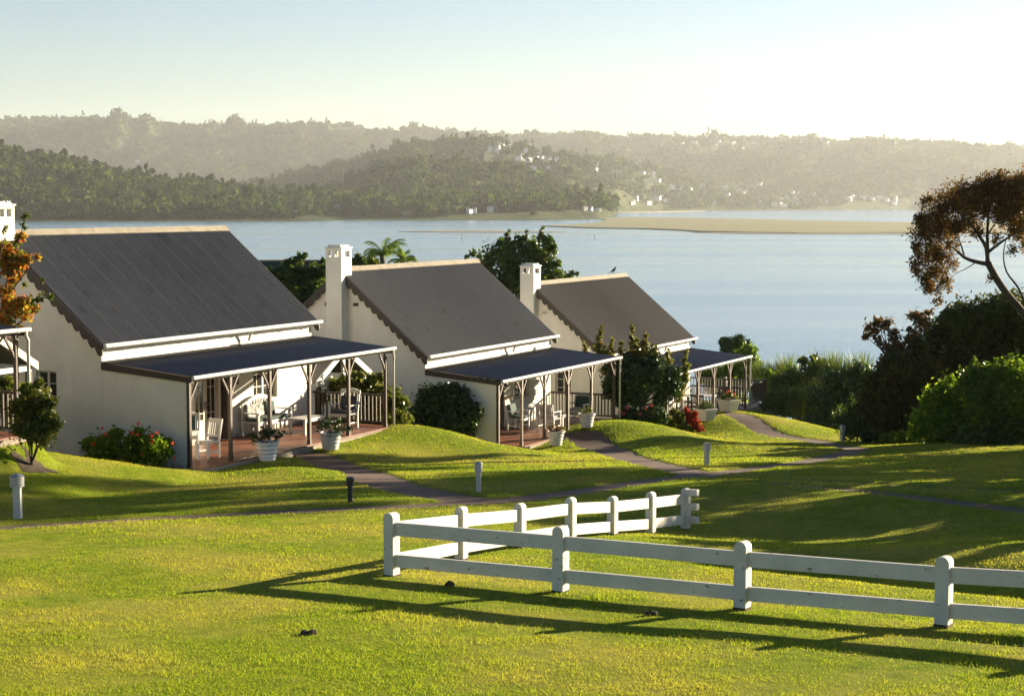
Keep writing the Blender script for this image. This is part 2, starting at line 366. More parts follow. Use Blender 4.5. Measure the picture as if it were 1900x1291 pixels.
for name, line, w in PATHS:                     # brick strips laid into the turf
    V = []; F = []; n = 7
    for i, p in enumerate(line):
        d = (line[min(i+1, len(line)-1)] - line[max(i-1, 0)]).normalized(); sd = Vector((d.y, -d.x, 0))
        for k in range(n): V.append(tuple(p + sd * w * (k / (n - 1) - .5)))
    V = np.array(V); rag = .045 * fbm(V[:, 0] * 3, V[:, 1] * 3, 5, 3); V[:, 0] += rag; V[:, 1] += rag
    V[:, 2] = ground0(V[:, 0], V[:, 1]) - .045
    for i in range(len(line) - 1):
        for k in range(n - 1): a = i * n + k; F.append((a, a + 1, a + n + 1, a + n))
    tag(np_mesh(name, V, F, M['brick'], smooth=True), kind='structure')

# --- grass blades: one uncountable mass
M['blade'] = leaf_mat('grass_blades', [(.13, .195, .014), (.175, .245, .018), (.22, .285, .022), (.26, .305, .028), (.295, .31, .04), (.33, .31, .065)], .5, .6, .06, ((.34, .315, .06), .35))
rng = np.random.default_rng(7)
def blades():
    N = 900000; Y = 14.5 + 60 * rng.random(N) ** 1.8; X = (rng.random(N) * 2 - 1) * (Y * .30 + .6)
    thick = vnoise(X * 1.3, Y * 1.3, 21); wear = sstep(.58, .72, vnoise(X * .55, Y * .55, 31) * .55 + vnoise(X * 3.1, Y * 2.3, 32) * .45) * (Y < 30); keep = rng.random(N) < (.40 + .7 * thick) * (1 - .8 * wear)
    X = X[keep]; Y = Y[keep]; pd = path_dist(X, Y); keep = pd > rng.random(len(X)) * .05 - .02
    for o in HOUSES:
        a = (X - o.x) * AX.x + (Y - o.y) * AX.y; b = (X - o.x) * BX.x + (Y - o.y) * BX.y
        keep &= ~((a > -.2) & (a < HL + .3) & (b > -2 * HW) & (b < PD + .12))
    X = X[keep]; Y = Y[keep]; n = len(X); Z = ground0(X, Y)
    sc = np.clip(Y / 22., .8, 2.4); h = (.014 + .020 * rng.random(n)) * (.65 + .9 * vnoise(X * .9, Y * .9, 4) * vnoise(X * 5, Y * 5, 6) * 1.6) * np.where(Y < 40, 1, 1.2); w = .0055 * sc
    a = rng.random(n) * 6.283; ln = .022 * rng.normal(size=(2, n))
    P = np.stack([X, Y, Z - .004], -1); s = np.stack([np.cos(a) * w, np.sin(a) * w, 0 * a], -1)
    T = P + np.stack([ln[0], ln[1], h], -1)
    V = np.stack([P - s, P + s, T], 1).reshape(-1, 3); F = np.arange(3 * n).reshape(n, 3)
    return np_mesh('grass', V, F, M['blade'])
tag(blades(), kind='stuff', label='short mown lawn grass between the cottages and the white fence', cat='grass')

# --- lagoon
def water_mat():
    m, nt, out = new_mat('lagoon_water'); b = nd(nt, 'ShaderNodeBsdfPrincipled')
    b.inputs['Base Color'].default_value = (.12, .22, .33, 1); b.inputs['IOR'].default_value = 1.33
    v = coords(nt, (.006, .03, 1)); n = noise(nt, v, 1.0, 6, .6)
    v2 = coords(nt, (.0011, .011, 1)); n2 = noise(nt, v2, 1.2, 4, .55)
    rr = ramp(nt, n2, [(.36, (.12,) * 3), (.62, (.22,) * 3)]); nt.links.new(rr.outputs[0], b.inputs['Roughness'])
    w = noise(nt, coords(nt, (.35, 1.1, 1)), 1.0, 5, .6)
    a = nd(nt, 'ShaderNodeMath', operation='MULTIPLY_ADD'); nt.links.new(n, a.inputs[0]); a.inputs[1].default_value = 1.2; nt.links.new(w, a.inputs[2])
    nt.links.new(bump(nt, a.outputs[0], .10, .5), b.inputs['Normal']); nt.links.new(b.outputs[0], out.inputs[0]); return m
M['water'] = water_mat()
W_ = MB(); W_.add([(-4150, 60, WATER), (4150, 60, WATER), (4150, 7420, WATER), (-4150, 7420, WATER)], [(0, 1, 2, 3)])
tag(W_.build('water', M['water']), kind='structure')

# --- mud banks and salt-marsh islands lying just above the water
def wl_pt(px, py, dz=0.):
    d = ray(px, py); return d * ((WATER + dz) / d.z)
M['marsh'] = surf('salt_marsh', (.065, .082, .018), (.115, .11, .026), .012, .95, .5, .4, spots=((.12, .085, .04), .02, .6), stretch=(1, 4, 1))
M['mud'] = surf('mud_bank', (.10, .085, .065), (.17, .14, .10), .03, .9, .3, .2, stretch=(1, 4, 1))
M['sand'] = surf('sandy_shore', (.30, .22, .12), (.38, .29, .17), .02, .9, .3, .2, stretch=(1, 4, 1))
def flat_land(name, pts, mat, h=.5):
    P = smooth_line([wl_pt(*p) for p in pts] + [wl_pt(*pts[0])], 60)[:-1]; n = len(P); mb = MB()
    c = sum(P, Vector()) / n
    inner = [tuple(c + (p - c) * .985 + Vector((0, 0, h))) for p in P]
    mb.add([(p.x, p.y, WATER - .3) for p in P] + inner, [(i, (i+1) % n, n + (i+1) % n, n + i) for i in range(n)] + [tuple(range(n, 2*n))])
    return tag(mb.build(name, mat), kind='structure')
flat_land('marsh', [(1000, 420.5), (1090, 416), (1122, 409), (1110, 405.5), (1180, 403.8), (1290, 405), (1400, 407.3), (1560, 411), (1700, 413.5), (1990, 417), (2000, 433), (1800, 433.5), (1640, 433), (1480, 434), (1300, 431), (1260, 428.5), (1180, 425.5), (1090, 424.2)], M['marsh'], .7)
flat_land('mud_bank', [(735, 430), (800, 428.8), (900, 428.6), (1000, 430), (1050, 431.2), (980, 431.6), (870, 431.4), (790, 431)], M['mud'], .25)
flat_land('mud_bank', [(1280, 431.6), (1400, 432.2), (1500, 433.5), (1690, 434.2), (1690, 435.4), (1500, 435), (1380, 434.3), (1310, 433)], M['mud'], .2)
flat_land('sand_bank', [(1130, 391.6), (1250, 390.2), (1360, 388.8), (1480, 388.0), (1640, 387.6), (1640, 388.4), (1480, 389.4), (1340, 391.2), (1240, 393.3), (1140, 394.2)], M['sand'], .6)

# --- hills beyond the lagoon: three ranges in one polar sheet
LAYA = [(-700, 250), (0, 281), (60, 290), (120, 308), (200, 324), (280, 336), (380, 348), (450, 358), (560, 372), (680, 374), (800, 378), (1000, 384), (1100, 392), (1130, 400), (1250, 404)]
LAYD = [(400, 404), (560, 380), (640, 350), (700, 318), (760, 306), (860, 303), (940, 318), (1000, 334), (1060, 362), (1095, 385), (1120, 400), (1200, 406)]
LAYB = [(300, 392), (430, 352), (520, 332), (600, 315), (700, 288), (790, 270), (850, 266), (920, 262), (985, 272), (1040, 288), (1110, 296), (1200, 312), (1300, 331), (1400, 352), (1500, 368), (1620, 379), (1760, 386), (2400, 388)]
LAYC = [(-800, 215), (-200, 240), (0, 229), (110, 219), (165, 227), (230, 220), (300, 233), (370, 234), (500, 236), (590, 231), (690, 244), (850, 248), (960, 256), (1065, 250), (1150, 257), (1270, 256), (1340, 257), (1390, 263), (1480, 256), (1560, 266), (1650, 261), (1770, 271), (1900, 277), (2100, 268), (2700, 255)]
def layer(u, r, prof, Rb, Rc, seed, adj, power=.85):
    px = np.array([p[0] for p in prof], float); py = np.array([p[1] for p in prof], float)
    v = np.maximum(379 - np.interp(u, px, py) - adj, -4); hc = np.maximum(v / FPX * Rc - WATER, 0)
    t = (r - Rb) / (Rc - Rb); up = sstep(0, 1, np.clip(t, 0, 1) * .93 + .07) - float(sstep(0, 1, .07)); up = (np.clip(t, 0, 1) ** power) * .55 + .45 * up / (1 - float(sstep(0, 1, .07)))
    dn = 1 - .8 * sstep(1, 1.8, t); g = fbm(u / 55., r / 260., seed, 4); g2 = fbm(u / 20., r / 110., seed + 9, 3)
    edge = 4 * np.clip(t, 0, 1) * (1 - np.clip(t, 0, 1))
    return hc * np.where(t < 0, 0, np.where(t < 1, up, dn)) * (1 + .85 * edge * g + .4 * edge * g2) * (1 + .015 * fbm(u / 9., 0 * r, seed + 3, 2))
def shore_r(u):                                  # where the land starts along each bearing
    return np.interp(u, [-800, 0, 300, 560, 640, 1000, 1110, 1135, 1150, 1250, 1750], [1560, 1640, 1640, 1660, 1760, 1760, 1900, 2400, 3600, 4000, 5300])
def hills_z(u, r):
    sr = shore_r(u)
    hA = layer(u, r, LAYA, 1690, 2150, 11, 13); hD = layer(u, r, LAYD, 2050, 2650, 23, 10); Rb = np.interp(u, [1060, 1230, 1750], [2600, 3950, 5100]); hB = layer(u, r, LAYB, Rb, Rb + 1150, 37, 7); hC = layer(u, r, LAYC, 4700, 6600, 51, 4)
    h = np.maximum(np.maximum(hA, hD), np.maximum(hB, hC)); return WATER - 2 + 3.2 * sstep(-30, 15, r - sr) + h * sstep(-5, 120, r - sr)
us = np.arange(-800, 2700, 5.); rs = np.concatenate([np.arange(1500, 2800, 18.), np.arange(2800, 4000, 28.), np.arange(4000, 7400, 45.)])
GU, GR = np.meshgrid(us, rs); GZ = hills_z(GU, GR)
V = np.stack([(GU - 950) / FPX * GR, GR, GZ], -1).reshape(-1, 3); i_ = np.arange(GU.size).reshape(GU.shape)
F = np.stack([i_[:-1, :-1], i_[:-1, 1:], i_[1:, 1:], i_[1:, :-1]], -1).reshape(-1, 4)
def hill_mat():
    m, nt, out = new_mat('forested_hills'); v = coords(nt)
    c = ramp(nt, noise(nt, v, .012, 8, .62), [(.32, (.022, .036, .014)), (.5, (.04, .058, .02)), (.68, (.085, .095, .035))]).outputs[0]
    c = mixc(nt, ramp(nt, noise(nt, v, .004, 5), [(.62, (0,0,0)), (.74, (1,1,1))]).outputs[0], c, (.13, .11, .06))
    b = nd(nt, 'ShaderNodeBsdfPrincipled'); nt.links.new(c, b.inputs['Base Color']); b.inputs['Roughness'].default_value = .95; b.inputs['Specular IOR Level'].default_value = .1
    nt.links.new(bump(nt, noise(nt, v, .05, 6, .7), 1., 14), b.inputs['Normal']); nt.links.new(b.outputs[0], out.inputs[0]); return m
M['hill'] = hill_mat()
tag(np_mesh('hills', V, F, M['hill'], smooth=True), kind='structure')

# --- small white houses scattered over the far hills
def hill_hit(px, py):
    d = ray(px, py); d = d / d.y; ts = np.arange(1560, 7300, 6.); g = hills_z(np.full(ts.shape, float(px)), ts)
    # the polar sheet is built on bearings, so x = (px-950)/f * r
    k = np.nonzero(d.z * ts <= g)[0]
    return None if not len(k) else Vector(((px - 950) / FPX * ts[k[0]], ts[k[0]], float(g[k[0]])))
M['farwall'] = surf('far_white_wall', (.74, .72, .68), (.84, .82, .78), .3, .6, 0)
M['farroof'] = surf('far_roof', (.20, .16, .14), (.36, .32, .28), .2, .7, 0)
HSPOT = []
rr = random.Random(5)
def clus(cx, cy, sx, sy, n): return [(cx + rr.gauss(0, 1) * sx, cy + rr.gauss(0, 1) * sy) for _ in range(n)]
for p in clus(1000, 302, 26, 7, 20) + clus(935, 276, 30, 7, 14) + clus(1165, 322, 35, 9, 11) + clus(1290, 352, 45, 10, 12) + clus(1420, 366, 45, 8, 13) + clus(1210, 378, 35, 3, 8) + clus(1480, 380, 40, 3, 9) + clus(1620, 377, 38, 4, 12) + clus(1350, 268, 90, 8, 8) + clus(1490, 264, 30, 4, 6) + [(818, 322), (805, 319), (845, 306), (893, 308), (905, 306), (880, 396), (868, 393), (872, 397), (910, 394), (1110, 393), (1085, 391), (1096, 392), (258, 306), (432, 313), (410, 243), (404, 243), (213, 331), (382, 386), (625, 390), (548, 400)]:
    q = hill_hit(*p)
    if q is not None: HSPOT.append((p, q))
def far_house(w, d, h, rise):
    mb = MB(); mb.box(-w/2, w/2, -d/2, d/2, -4, h); o = mb.build('hillside_house', M['farwall'])
    r = MB(); e = .5; r.prism([(-d/2 - e, h), (d/2 + e, h), (0, h + rise)], lambda a, b, t: (t, a, b + .02), -w/2 - e, w/2 + e)
    r.build('roof', M['farroof'], o); return o
protos = [far_house(13, 8, 5.5, 2.4), far_house(9, 8, 6.5, 2.8), far_house(16, 8, 4.5, 2.0)]
for k, (p, q) in enumerate(HSPOT):
    o = protos[k] if k < 3 else copy_tree(protos[rr.randrange(3)])
    o.location = q + Vector((0, 0, (1.5 if q.y < 2400 else 3.5) + (q.y > 4000) * 3)); o.rotation_euler = (0, 0, rr.uniform(-1.2, 1.2)); s = rr.uniform(.65, 1.1) * (.55 if q.y < 2600 else 1); o.scale = (s, s, s)
    if p[1] > 386: tag(o, 'small white house among the trees at the far edge of the water', 'house', 'white houses at the foot of the far hills')
    elif p[0] > 1330: tag(o, 'tiny pale house on the hazy slopes to the right beyond the marsh', 'house', 'pale houses on the hazy right slopes')
    elif p[0] < 700: tag(o, 'lone tiny white house in the wooded hills at left', 'house', 'lone houses in the left hills')
    else: tag(o, 'tiny white house on the wooded hill across the lagoon', 'house', 'white houses on the middle hill')

# --- the forest on the hills: one uncountable mass of instanced trees
M['forest'] = leaf_mat('forest_leaves', [(.018, .038, .010), (.034, .064, .015), (.055, .09, .02), (.085, .115, .03), (.06, .068, .026)], .3, .8, .1, None, .011)
def clump_tree(seed, n, tall, conifer=False, sz=.16):
    g = np.random.default_rng(seed); bl = []
    for _ in range(9):
        t = g.random()
        if conifer: c = np.array([g.normal() * .12 * (1.1 - t), g.normal() * .12 * (1.1 - t), .2 + .75 * t]); r = .20 * (1.15 - t)
        else: c = np.array([g.normal() * .24, g.normal() * .24, .42 + .38 * t]); r = .17 + .12 * g.random()
        bl.append((c, r))
    V = []; per = n // 9
    for c, r in bl:
        d = g.normal(size=(per, 3)); d /= np.linalg.norm(d, axis=1)[:, None]; p = c + d * r * (.6 + .4 * g.random((per, 1)))
        nrm = d + .6 * g.normal(size=(per, 3)); nrm /= np.linalg.norm(nrm, axis=1)[:, None]
        a = np.cross(nrm, g.normal(size=(per, 3))); a /= np.linalg.norm(a, axis=1)[:, None]; b = np.cross(nrm, a); s = sz * (.6 + .8 * g.random((per, 1)))
        V.append(np.stack([p - a*s, p - b*s*.7, p + a*s, p + b*s*.7], 1).reshape(-1, 3))
    V = np.concatenate(V); V[:, 2] *= tall; me = bpy.data.meshes.new('forest_tree'); F = np.arange(len(V)).reshape(-1, 4)
    tv = np.array([(-.02, 0, -.1), (.02, 0, -.1), (.015, 0, .5 * tall), (-.015, 0, .5 * tall)]); V = np.concatenate([V, tv]); F = np.concatenate([F, [[len(V)-4, len(V)-3, len(V)-2, len(V)-1]]])
    me.from_pydata(V.tolist(), [], F.tolist()); me.materials.append(M['forest']); return bpy.data.objects.new('forest_tree', me)
FC = bpy.data.collections.new('forest_sources')
for k in range(4): FC.objects.link(clump_tree(k, 108, 1.0))
FC.objects.link(clump_tree(9, 99, 1.45, True, .11))
def scatter(name, P, S, label):
    n = len(P); me = bpy.data.meshes.new(name); me.vertices.add(n); me.vertices.foreach_set('co', np.asarray(P, np.float32).ravel())
    me.attributes.new('size', 'FLOAT', 'POINT').data.foreach_set('value', np.asarray(S, np.float32))
    o = bpy.data.objects.new(name, me); link(o); me.materials.append(M['forest'])
    ng = bpy.data.node_groups.new(name, 'GeometryNodeTree')
    ng.interface.new_socket('Geometry', in_out='INPUT', socket_type='NodeSocketGeometry'); ng.interface.new_socket('Geometry', in_out='OUTPUT', socket_type='NodeSocketGeometry')
    N = ng.nodes; L = ng.links; gi = N.new('NodeGroupInput'); go = N.new('NodeGroupOutput'); ip = N.new('GeometryNodeInstanceOnPoints')
    ci = N.new('GeometryNodeCollectionInfo'); ci.inputs[0].default_value = FC; ci.inputs[1].default_value = True; ci.inputs[2].default_value = True
    at_ = N.new('GeometryNodeInputNamedAttribute'); at_.data_type = 'FLOAT'; at_.inputs[0].default_value = 'size'
    rv = N.new('FunctionNodeRandomValue'); rv.data_type = 'FLOAT_VECTOR'; rv.inputs[0].default_value = (0, 0, 0); rv.inputs[1].default_value = (.12, .12, 6.28)
    ri = N.new('FunctionNodeRandomValue'); ri.data_type = 'INT'; ri.inputs[4].default_value = 0; ri.inputs[5].default_value = 4
    L.new(gi.outputs[0], ip.inputs['Points']); L.new(ci.outputs[0], ip.inputs['Instance']); ip.inputs['Pick Instance'].default_value = True
    L.new(ri.outputs[2], ip.inputs['Instance Index']); L.new(rv.outputs[0], ip.inputs['Rotation']); L.new(at_.outputs[0], ip.inputs['Scale']); L.new(ip.outputs[0], go.inputs[0])
    md = o.modifiers.new('scatter', 'NODES'); md.node_group = ng
    return tag(o, label, 'forest', kind='stuff')
def forest():
    P = []; S = []; hu = np.array([h[0][0] for h in HSPOT]); hr = np.array([h[1].y for h in HSPOT])
    for lo, hi, n, sz in ((1580, 2250, 24000, 12.5), (2000, 2800, 20000, 13), (2500, 6000, 38000, 16), (4600, 6900, 44000, 14)):
        u = rng.uniform(-250, 2150, n); r = np.sqrt(rng.uniform(lo**2, hi**2, n)); sr = shore_r(u); z = hills_z(u, r)
        ok = (r > sr + 45 + 90 * ((u > 560) & (u < 1120)) * (vnoise(u / 30, r / 90, 3) > .4)) & (z > WATER + .4) & (vnoise(u / 25., r / 120., 77) + .25 * rng.random(n) > (.32 if lo < 4000 else .05))
        for a, b in zip(hu, hr): ok &= ~((np.abs(u - a) < 20 / b * FPX * .6) & (r < b + 15) & (r > b - 70))
        u, r, z = u[ok], r[ok], z[ok]; P.append(np.stack([(u - 950) / FPX * r, r, z - .5], -1)); S.append(sz * (.28 + .5 * rng.random(len(u)) + .95 * rng.random(len(u)) ** 5))
    scatter('forest', np.concatenate(P), np.concatenate(S), 'dense forest covering the hills across the lagoon')
forest()

# --- haze over the whole place
def haze():
    m, nt, out = new_mat('haze'); p = nt.nodes.new('ShaderNodeVolumePrincipled'); p.inputs['Color'].default_value = (.86, .91, .95, 1)
    p.inputs['Density'].default_value = .000049; p.inputs['Anisotropy'].default_value = .3; nt.links.new(p.outputs[0], out.inputs['Volume'])
    mb = MB().box(-4200, 4200, -60, 7460, WATER - 4.2, 380); o = mb.build('haze', m); o.display_type = 'WIRE'; return tag(o, kind='stuff', label='thin morning haze over the lagoon and hills', cat='haze')
haze()
# ================================================================ COTTAGES
RZ = R(90) - TH
SL = (HR - HE) / (HW + .177)
def rz_(y): return HE + (y + .177) * SL        # height of the roof plane above local y
def holes_wall(mb, a0, a1, z0, z1, holes, fn):  # wall slab as boxes around rectangular openings; fn adds a box (a0,a1,z0,z1)
    cs = sorted({a0, a1} | {h[0] for h in holes} | {h[1] for h in holes})
    for c0, c1 in zip(cs[:-1], cs[1:]):
        zs = sorted([(h[2], h[3]) for h in holes if h[0] <= c0 + 1e-6 and h[1] >= c1 - 1e-6]); z = z0
        for b0, b1 in zs:
            if b0 > z + 1e-6: fn(c0, c1, z, b0)
            z = b1
        if z < z1 - 1e-6: fn(c0, c1, z, z1)
def corr(x0, x1, p0, p1, amp=.010, wl=.0762, per=6):      # corrugated sheet from edge p0 to p1 in (y,z)
    n = int((x1 - x0) / wl * per); xs_ = np.linspace(x0, x1, n + 1); d = np.array(p1) - np.array(p0); nrm = np.array([-d[1], d[0]]) / np.hypot(*d)
    if nrm[1] < 0: nrm = -nrm
    off = amp * np.sin(xs_ / wl * 2 * math.pi); rows = []
    for t in (0, .5, 1):
        y = p0[0] + d[0] * t + nrm[0] * off; z = p0[1] + d[1] * t + nrm[1] * off; rows.append(np.stack([xs_, y, z], -1))
    V = np.concatenate(rows); m = n + 1; F = [(r*m+i, r*m+i+1, (r+1)*m+i+1, (r+1)*m+i) for r in range(2) for i in range(n)]
    return V, F
def sheet(name, parts, mat, parent):
    V = []; F = []
    for v, f in parts: k = len(V); V += v.tolist(); F += [tuple(i + k for i in q) for q in f]
    return np_mesh(name, np.array(V), np.array(F), mat, parent, smooth=True)
def barge(x0, x1, y_e, y_r, sgn):               # scalloped board along one slope, y_e eave, y_r ridge
    top = []; bot = []; n = 14; L = abs(y_r - y_e)
    zt = lambda y: HE + (L - abs(y_r - y)) * SL - .02
    for i in range(n * 6 + 1):
        t = i / (n * 6); y = y_e + (y_r - y_e) * t; s = abs(math.sin(math.pi * t * n)) ** .7
        bot.append((y, zt(y) - .20 - .13 * s)); top.append((y, zt(y)))
    mb = MB()
    for i in range(n * 6):
        mb.prism([top[i], top[i+1], bot[i+1], bot[i]], lambda a, b, t: (t, a, b), x0, x1)
    return mb
def window(name, mat, parent, a0, a1, z0, z1, depth, cols, rows, fn, fr=.055, curtain=True):
    """frame with glazing bars, glass a little behind; fn maps (a, depth, z) to xyz"""
    f = MB()
    def bx(p0, p1, q0, q1, d0, d1):
        pts = [fn(a, d, z) for z in (q0, q1) for d in (d0, d1) for a in (p0, p1)]
        xs_ = [p[0] for p in pts]; ys_ = [p[1] for p in pts]; f.box(min(xs_), max(xs_), min(ys_), max(ys_), q0, q1)
    d0, d1 = depth, depth + .05
    bx(a0, a0 + fr, z0, z1, d0, d1); bx(a1 - fr, a1, z0, z1, d0, d1); bx(a0 + fr, a1 - fr, z0, z0 + fr, d0, d1); bx(a0 + fr, a1 - fr, z1 - fr, z1, d0, d1)
    for c in range(1, cols):
        a = a0 + (a1 - a0) * c / cols; w = .012 if c * 2 != cols else .035; bx(a - w, a + w, z0 + fr, z1 - fr, d0 + .006, d1 - .004)
    for r in range(1, rows):
        z = z0 + (z1 - z0) * r / rows
        for c in range(cols):
            b0 = a0 + (a1 - a0) * c / cols + (.012 if c * 2 != cols else .035); b1 = a0 + (a1 - a0) * (c + 1) / cols - (.012 if (c + 1) * 2 != cols else .035)
            if c == 0: b0 = a0 + fr
            if c == cols - 1: b1 = a1 - fr
            bx(b0, b1, z - .012, z + .012, d0 + .008, d1 - .008)
    o = f.build(name, mat, parent); g = MB(); f2 = f; f = g; bx(a0 + .01, a1 - .01, z0 + .01, z1 - .01, d0 + .022, d0 + .028); g.build('pane', M['glass'], o)
    f = MB(); bx(a0 - .1, a1 + .1, z0 - .1, z1 + .1, d0 + .20, d0 + .24)
    if curtain: f.build('curtain', M['curtain'], o)
    else: f.build('blind', M['black'], o)
    return o
def cottage(idx, label, roofm):
    o = HOUSES[idx]; h = thing('cottage', label, 'house', o, RZ, 'white cottages with dark roofs'); L = HL
    w = MB()
    door = (3.80, 5.0, 0.0, 2.08); win = (6.6, 7.8, .92, 1.98)
    holes_wall(w, 0, L, -1.2, HE + .08, [door, win], lambda a, b, c, d: w.box(a, b, 0, .22, c, d))
    w.box(0, L, 2 * HW - .22, 2 * HW, -1.2, HE + .08)
    gw = (1.45, 2.12, 1.28, 2.25)
    holes_wall(w, .22, 2 * HW - .22, -1.2, HE + .08, [gw], lambda a, b, c, d: w.box(0, .22, a, b, c, d))
    w.box(L - .22, L, .22, 2 * HW - .22, -1.2, HE + .08)
    tri = [(.03, HE + .08), (2 * HW - .03, HE + .08), (HW, rz_(HW) - .06)]
    for x0 in (0, L - .22): w.prism(tri, lambda a, b, t: (t, a, b), x0, x0 + .22)
    w.build('wall', M['plaster'], h)
    sw = MB(); sw.prism([(-.003, -1.0), (-(PD - .18), -1.0), (-(PD - .18), HPB - .18 - (PD - .18) * (HPB - HP) / PD), (-.003, HPB - .18)], lambda a, b, t: (t, a, b), .004, .19)
    sw.build('side_wall', M['plaster'], h)
    fl = MB(); fl.box(.0, L + .15, -(PD + .02), -.002, -1.0, 0); fl.build('porch_floor', M['tile'], h)
    fe = MB(); fe.box(-.05, L + .2, -(PD + .13), -(PD + .022), -1.0, -.03); fe.build('floor_edge', M['mortar'], h)
    am = .013 if idx < 2 else .010
    rf = sheet('roof', [corr(-.15, L + .15, (-.177, HE), (HW, HR), am), corr(-.15, L + .15, (2 * HW + .177, HE), (HW, HR))], roofm, h)
    so = MB()
    for s in (0, 1):
        f = (lambda y: y) if not s else (lambda y: 2 * HW - y)
        so.prism([(f(-.15), rz_(-.15) - .02), (f(HW), HR - .03), (f(HW), HR - .06), (f(-.15), rz_(-.15) - .06)], lambda a, b, t: (t, a, b), -.12, L + .12)
    so.build('soffit', M['brown'], rf)
    rc = MB()
    nseg = 8; ln = (L + .34) / nseg
    for i in range(nseg):
        a0 = -.17 + i * ln; dz = .004 * math.sin(i * 2.3 + idx)
        rc.prism([(HW - .145, HR - .145 * SL + .035), (HW, HR + .06 + dz), (HW + .145, HR - .145 * SL + .035), (HW + .13, HR - .145 * SL + .01), (HW, HR + .02), (HW - .13, HR - .145 * SL + .01)], lambda a, b, t: (t, a, b), a0, a0 + ln - .006)
    rc.build('ridge_cap', M['ridge'], rf)
    for xa in (-.20, L + .155):
        for ye in (-.177, 2 * HW + .177): barge(xa, xa + .045, ye, HW, 1).build('barge_board', M['brown'], rf)
    gt = MB(); gy = -.24; gt.tube([(-.16, gy, HE - .02), (L + .2, gy, HE - .005)], .058, 12)
    for i in range(9): x = .1 + i * (L - .2) / 8; gt.tube([(x - .02, gy, HE - .018), (x + .02, gy, HE - .018)], .066, 12)
    g = gt.build('gutter', M['white'], h, smooth=False)
    dp = MB(); dp.tube([(6.2, gy, HE - .04), (6.2, -.19, HE - .16), (6.2, -.12, HPB + .07)], .035, 8); dp.tube([(5.75, -.14, HPB + .055), (6.65, -.14, HPB + .055)], .04, 8); dp.build('downpipe', M['white'], g)
    fa = MB(); fa.box(-.02, L + .02, -.035, -.003, HE - .14, HE + .07); fa.build('fascia', M['white'], h)
    # porch
    pr = sheet('porch_roof', [corr(-.06, L + .06, (-(PD + .03), HP), (-.002, HPB), .008)], M['porch_roof'], h)
    sl = (HPB - HP) / PD; sb = MB()
    sb.prism([(-.01, HPB - .03), (-(PD + .02), HP - .03), (-(PD + .02), HP - .16), (-.01, HPB - .20)], lambda a, b, t: (t, a, b), -.055, .0)
    sb.prism([(-.01, HPB - .03), (-(PD + .02), HP - .03), (-(PD + .02), HP - .16), (-.01, HPB - .20)], lambda a, b, t: (t, a, b), L + .0, L + .055)
    pl = MB(); pl.box(.0, L, -(PD - .07), -(PD - .17), HP - .15, HP - .03)
    for i in range(6): x = .9 + i * 1.6; pl.prism([(-.02, HPB - .03), (-(PD - .17), HP - .02 + sl * .17), (-(PD - .17), HP - .10 + sl * .17), (-.02, HPB - .11)], lambda a, b, t: (t, a, b), x, x + .05)
    sb.build('edge_board', M['brown'], pr); pl.build('beam', M['post'], pr)
    pg = MB(); py = -(PD + .075); pg.tube([(-.07, py, HP - .035), (L + .1, py, HP - .02)], .05, 12)
    for i in range(7): x = .3 + i * (L - .6) / 6; pg.tube([(x - .02, py, HP - .03), (x + .02, py, HP - .03)], .057, 12)
    pgo = pg.build('gutter', M['white'], h)
    d2 = MB(); xx = L + .06; d2.tube([(xx - .1, py, HP - .05), (xx - .08, py + .01, HP - .16), (xx + .02, py + .04, HP - .26), (xx + .03, py + .06, HP - .4), (xx + .03, py + .06, -.3)], .036, 8); d2.build('downpipe', M['white'], pgo, smooth=True)
    PX = [.02, 1.73, 3.5, 5.4, 7.43, 9.5]; yc = -(PD - .12)
    for i, x in enumerate(PX):
        p = MB(); p.box(x - .042, x + .042, yc - .042, yc + .042, -.2, HP - .15); p.box(x - .052, x + .052, yc - .052, yc + .052, -.15, .10)
        po = p.build('post', M['post'], h)
        for s in (-1, 1):
            if (i == 0 and s < 0) or (i == 5 and s > 0): continue
            b = MB(); q = [(x + s * .05, yc, HP - .62), (x + s * .10, yc, HP - .50), (x + s * .34, yc, HP - .16)]
            b.bar(q[0], q[1], .045, .05, (0, 1, 0)); b.bar(q[1], q[2], .045, .05, (0, 1, 0)); b.build('brace', M['post'], po)
    # joinery
    wf = lambda a, d, z: (a, d, z)
    f = MB(); 
    for a0, a1 in ((3.80, 3.86), (4.94, 5.0)): f.box(a0, a1, .06, .14, 0, 2.08)
    f.box(3.86, 4.94, .06, .14, 2.02, 2.08); df = f.build('door_frame', M['frame'], h)
    for a0, a1 in ((3.865, 4.395), (4.405, 4.935)):
        dl = window('door', M['frame'], df, a0, a1, .03, 2.015, .075, 2, 4, wf, .075) if False else None
        b = MB(); b.box(a0, a0 + .08, .075, .12, .02, 2.015); b.box(a1 - .08, a1, .075, .12, .02, 2.015); b.box(a0 + .08, a1 - .08, .075, .12, 1.93, 2.015); b.box(a0 + .08, a1 - .08, .075, .12, .02, .62)
        m_ = (a0 + a1) / 2; b.box(m_ - .012, m_ + .012, .08, .115, .62, 1.93)
        for z in (.80, 1.5): b.box(a0 + .08, m_ - .012, .082, .113, z - .012, z + .012); b.box(m_ + .012, a1 - .08, .082, .113, z - .012, z + .012)
        d = b.build('door', M['frame'], h); gl = MB(); gl.box(a0 + .07, a1 - .07, .095, .101, .61, 1.94); gl.build('pane', M['glass'], d)
        hd = MB(); hx = a1 - .04 if a0 < 4 else a0 + .04; hd.box(hx - .018, hx + .018, .06, .075, .9, 1.12); hd.box(hx - .012, hx + .09 * (1 if a0 > 4 else -1), .035, .055, 1.03, 1.05); hd.build('handle', M['ridge'], d)
    cu = MB(); cu.box(3.7, 5.1, .42, .45, 0, 2.2); cu.build('curtain', M['curtain'], h)
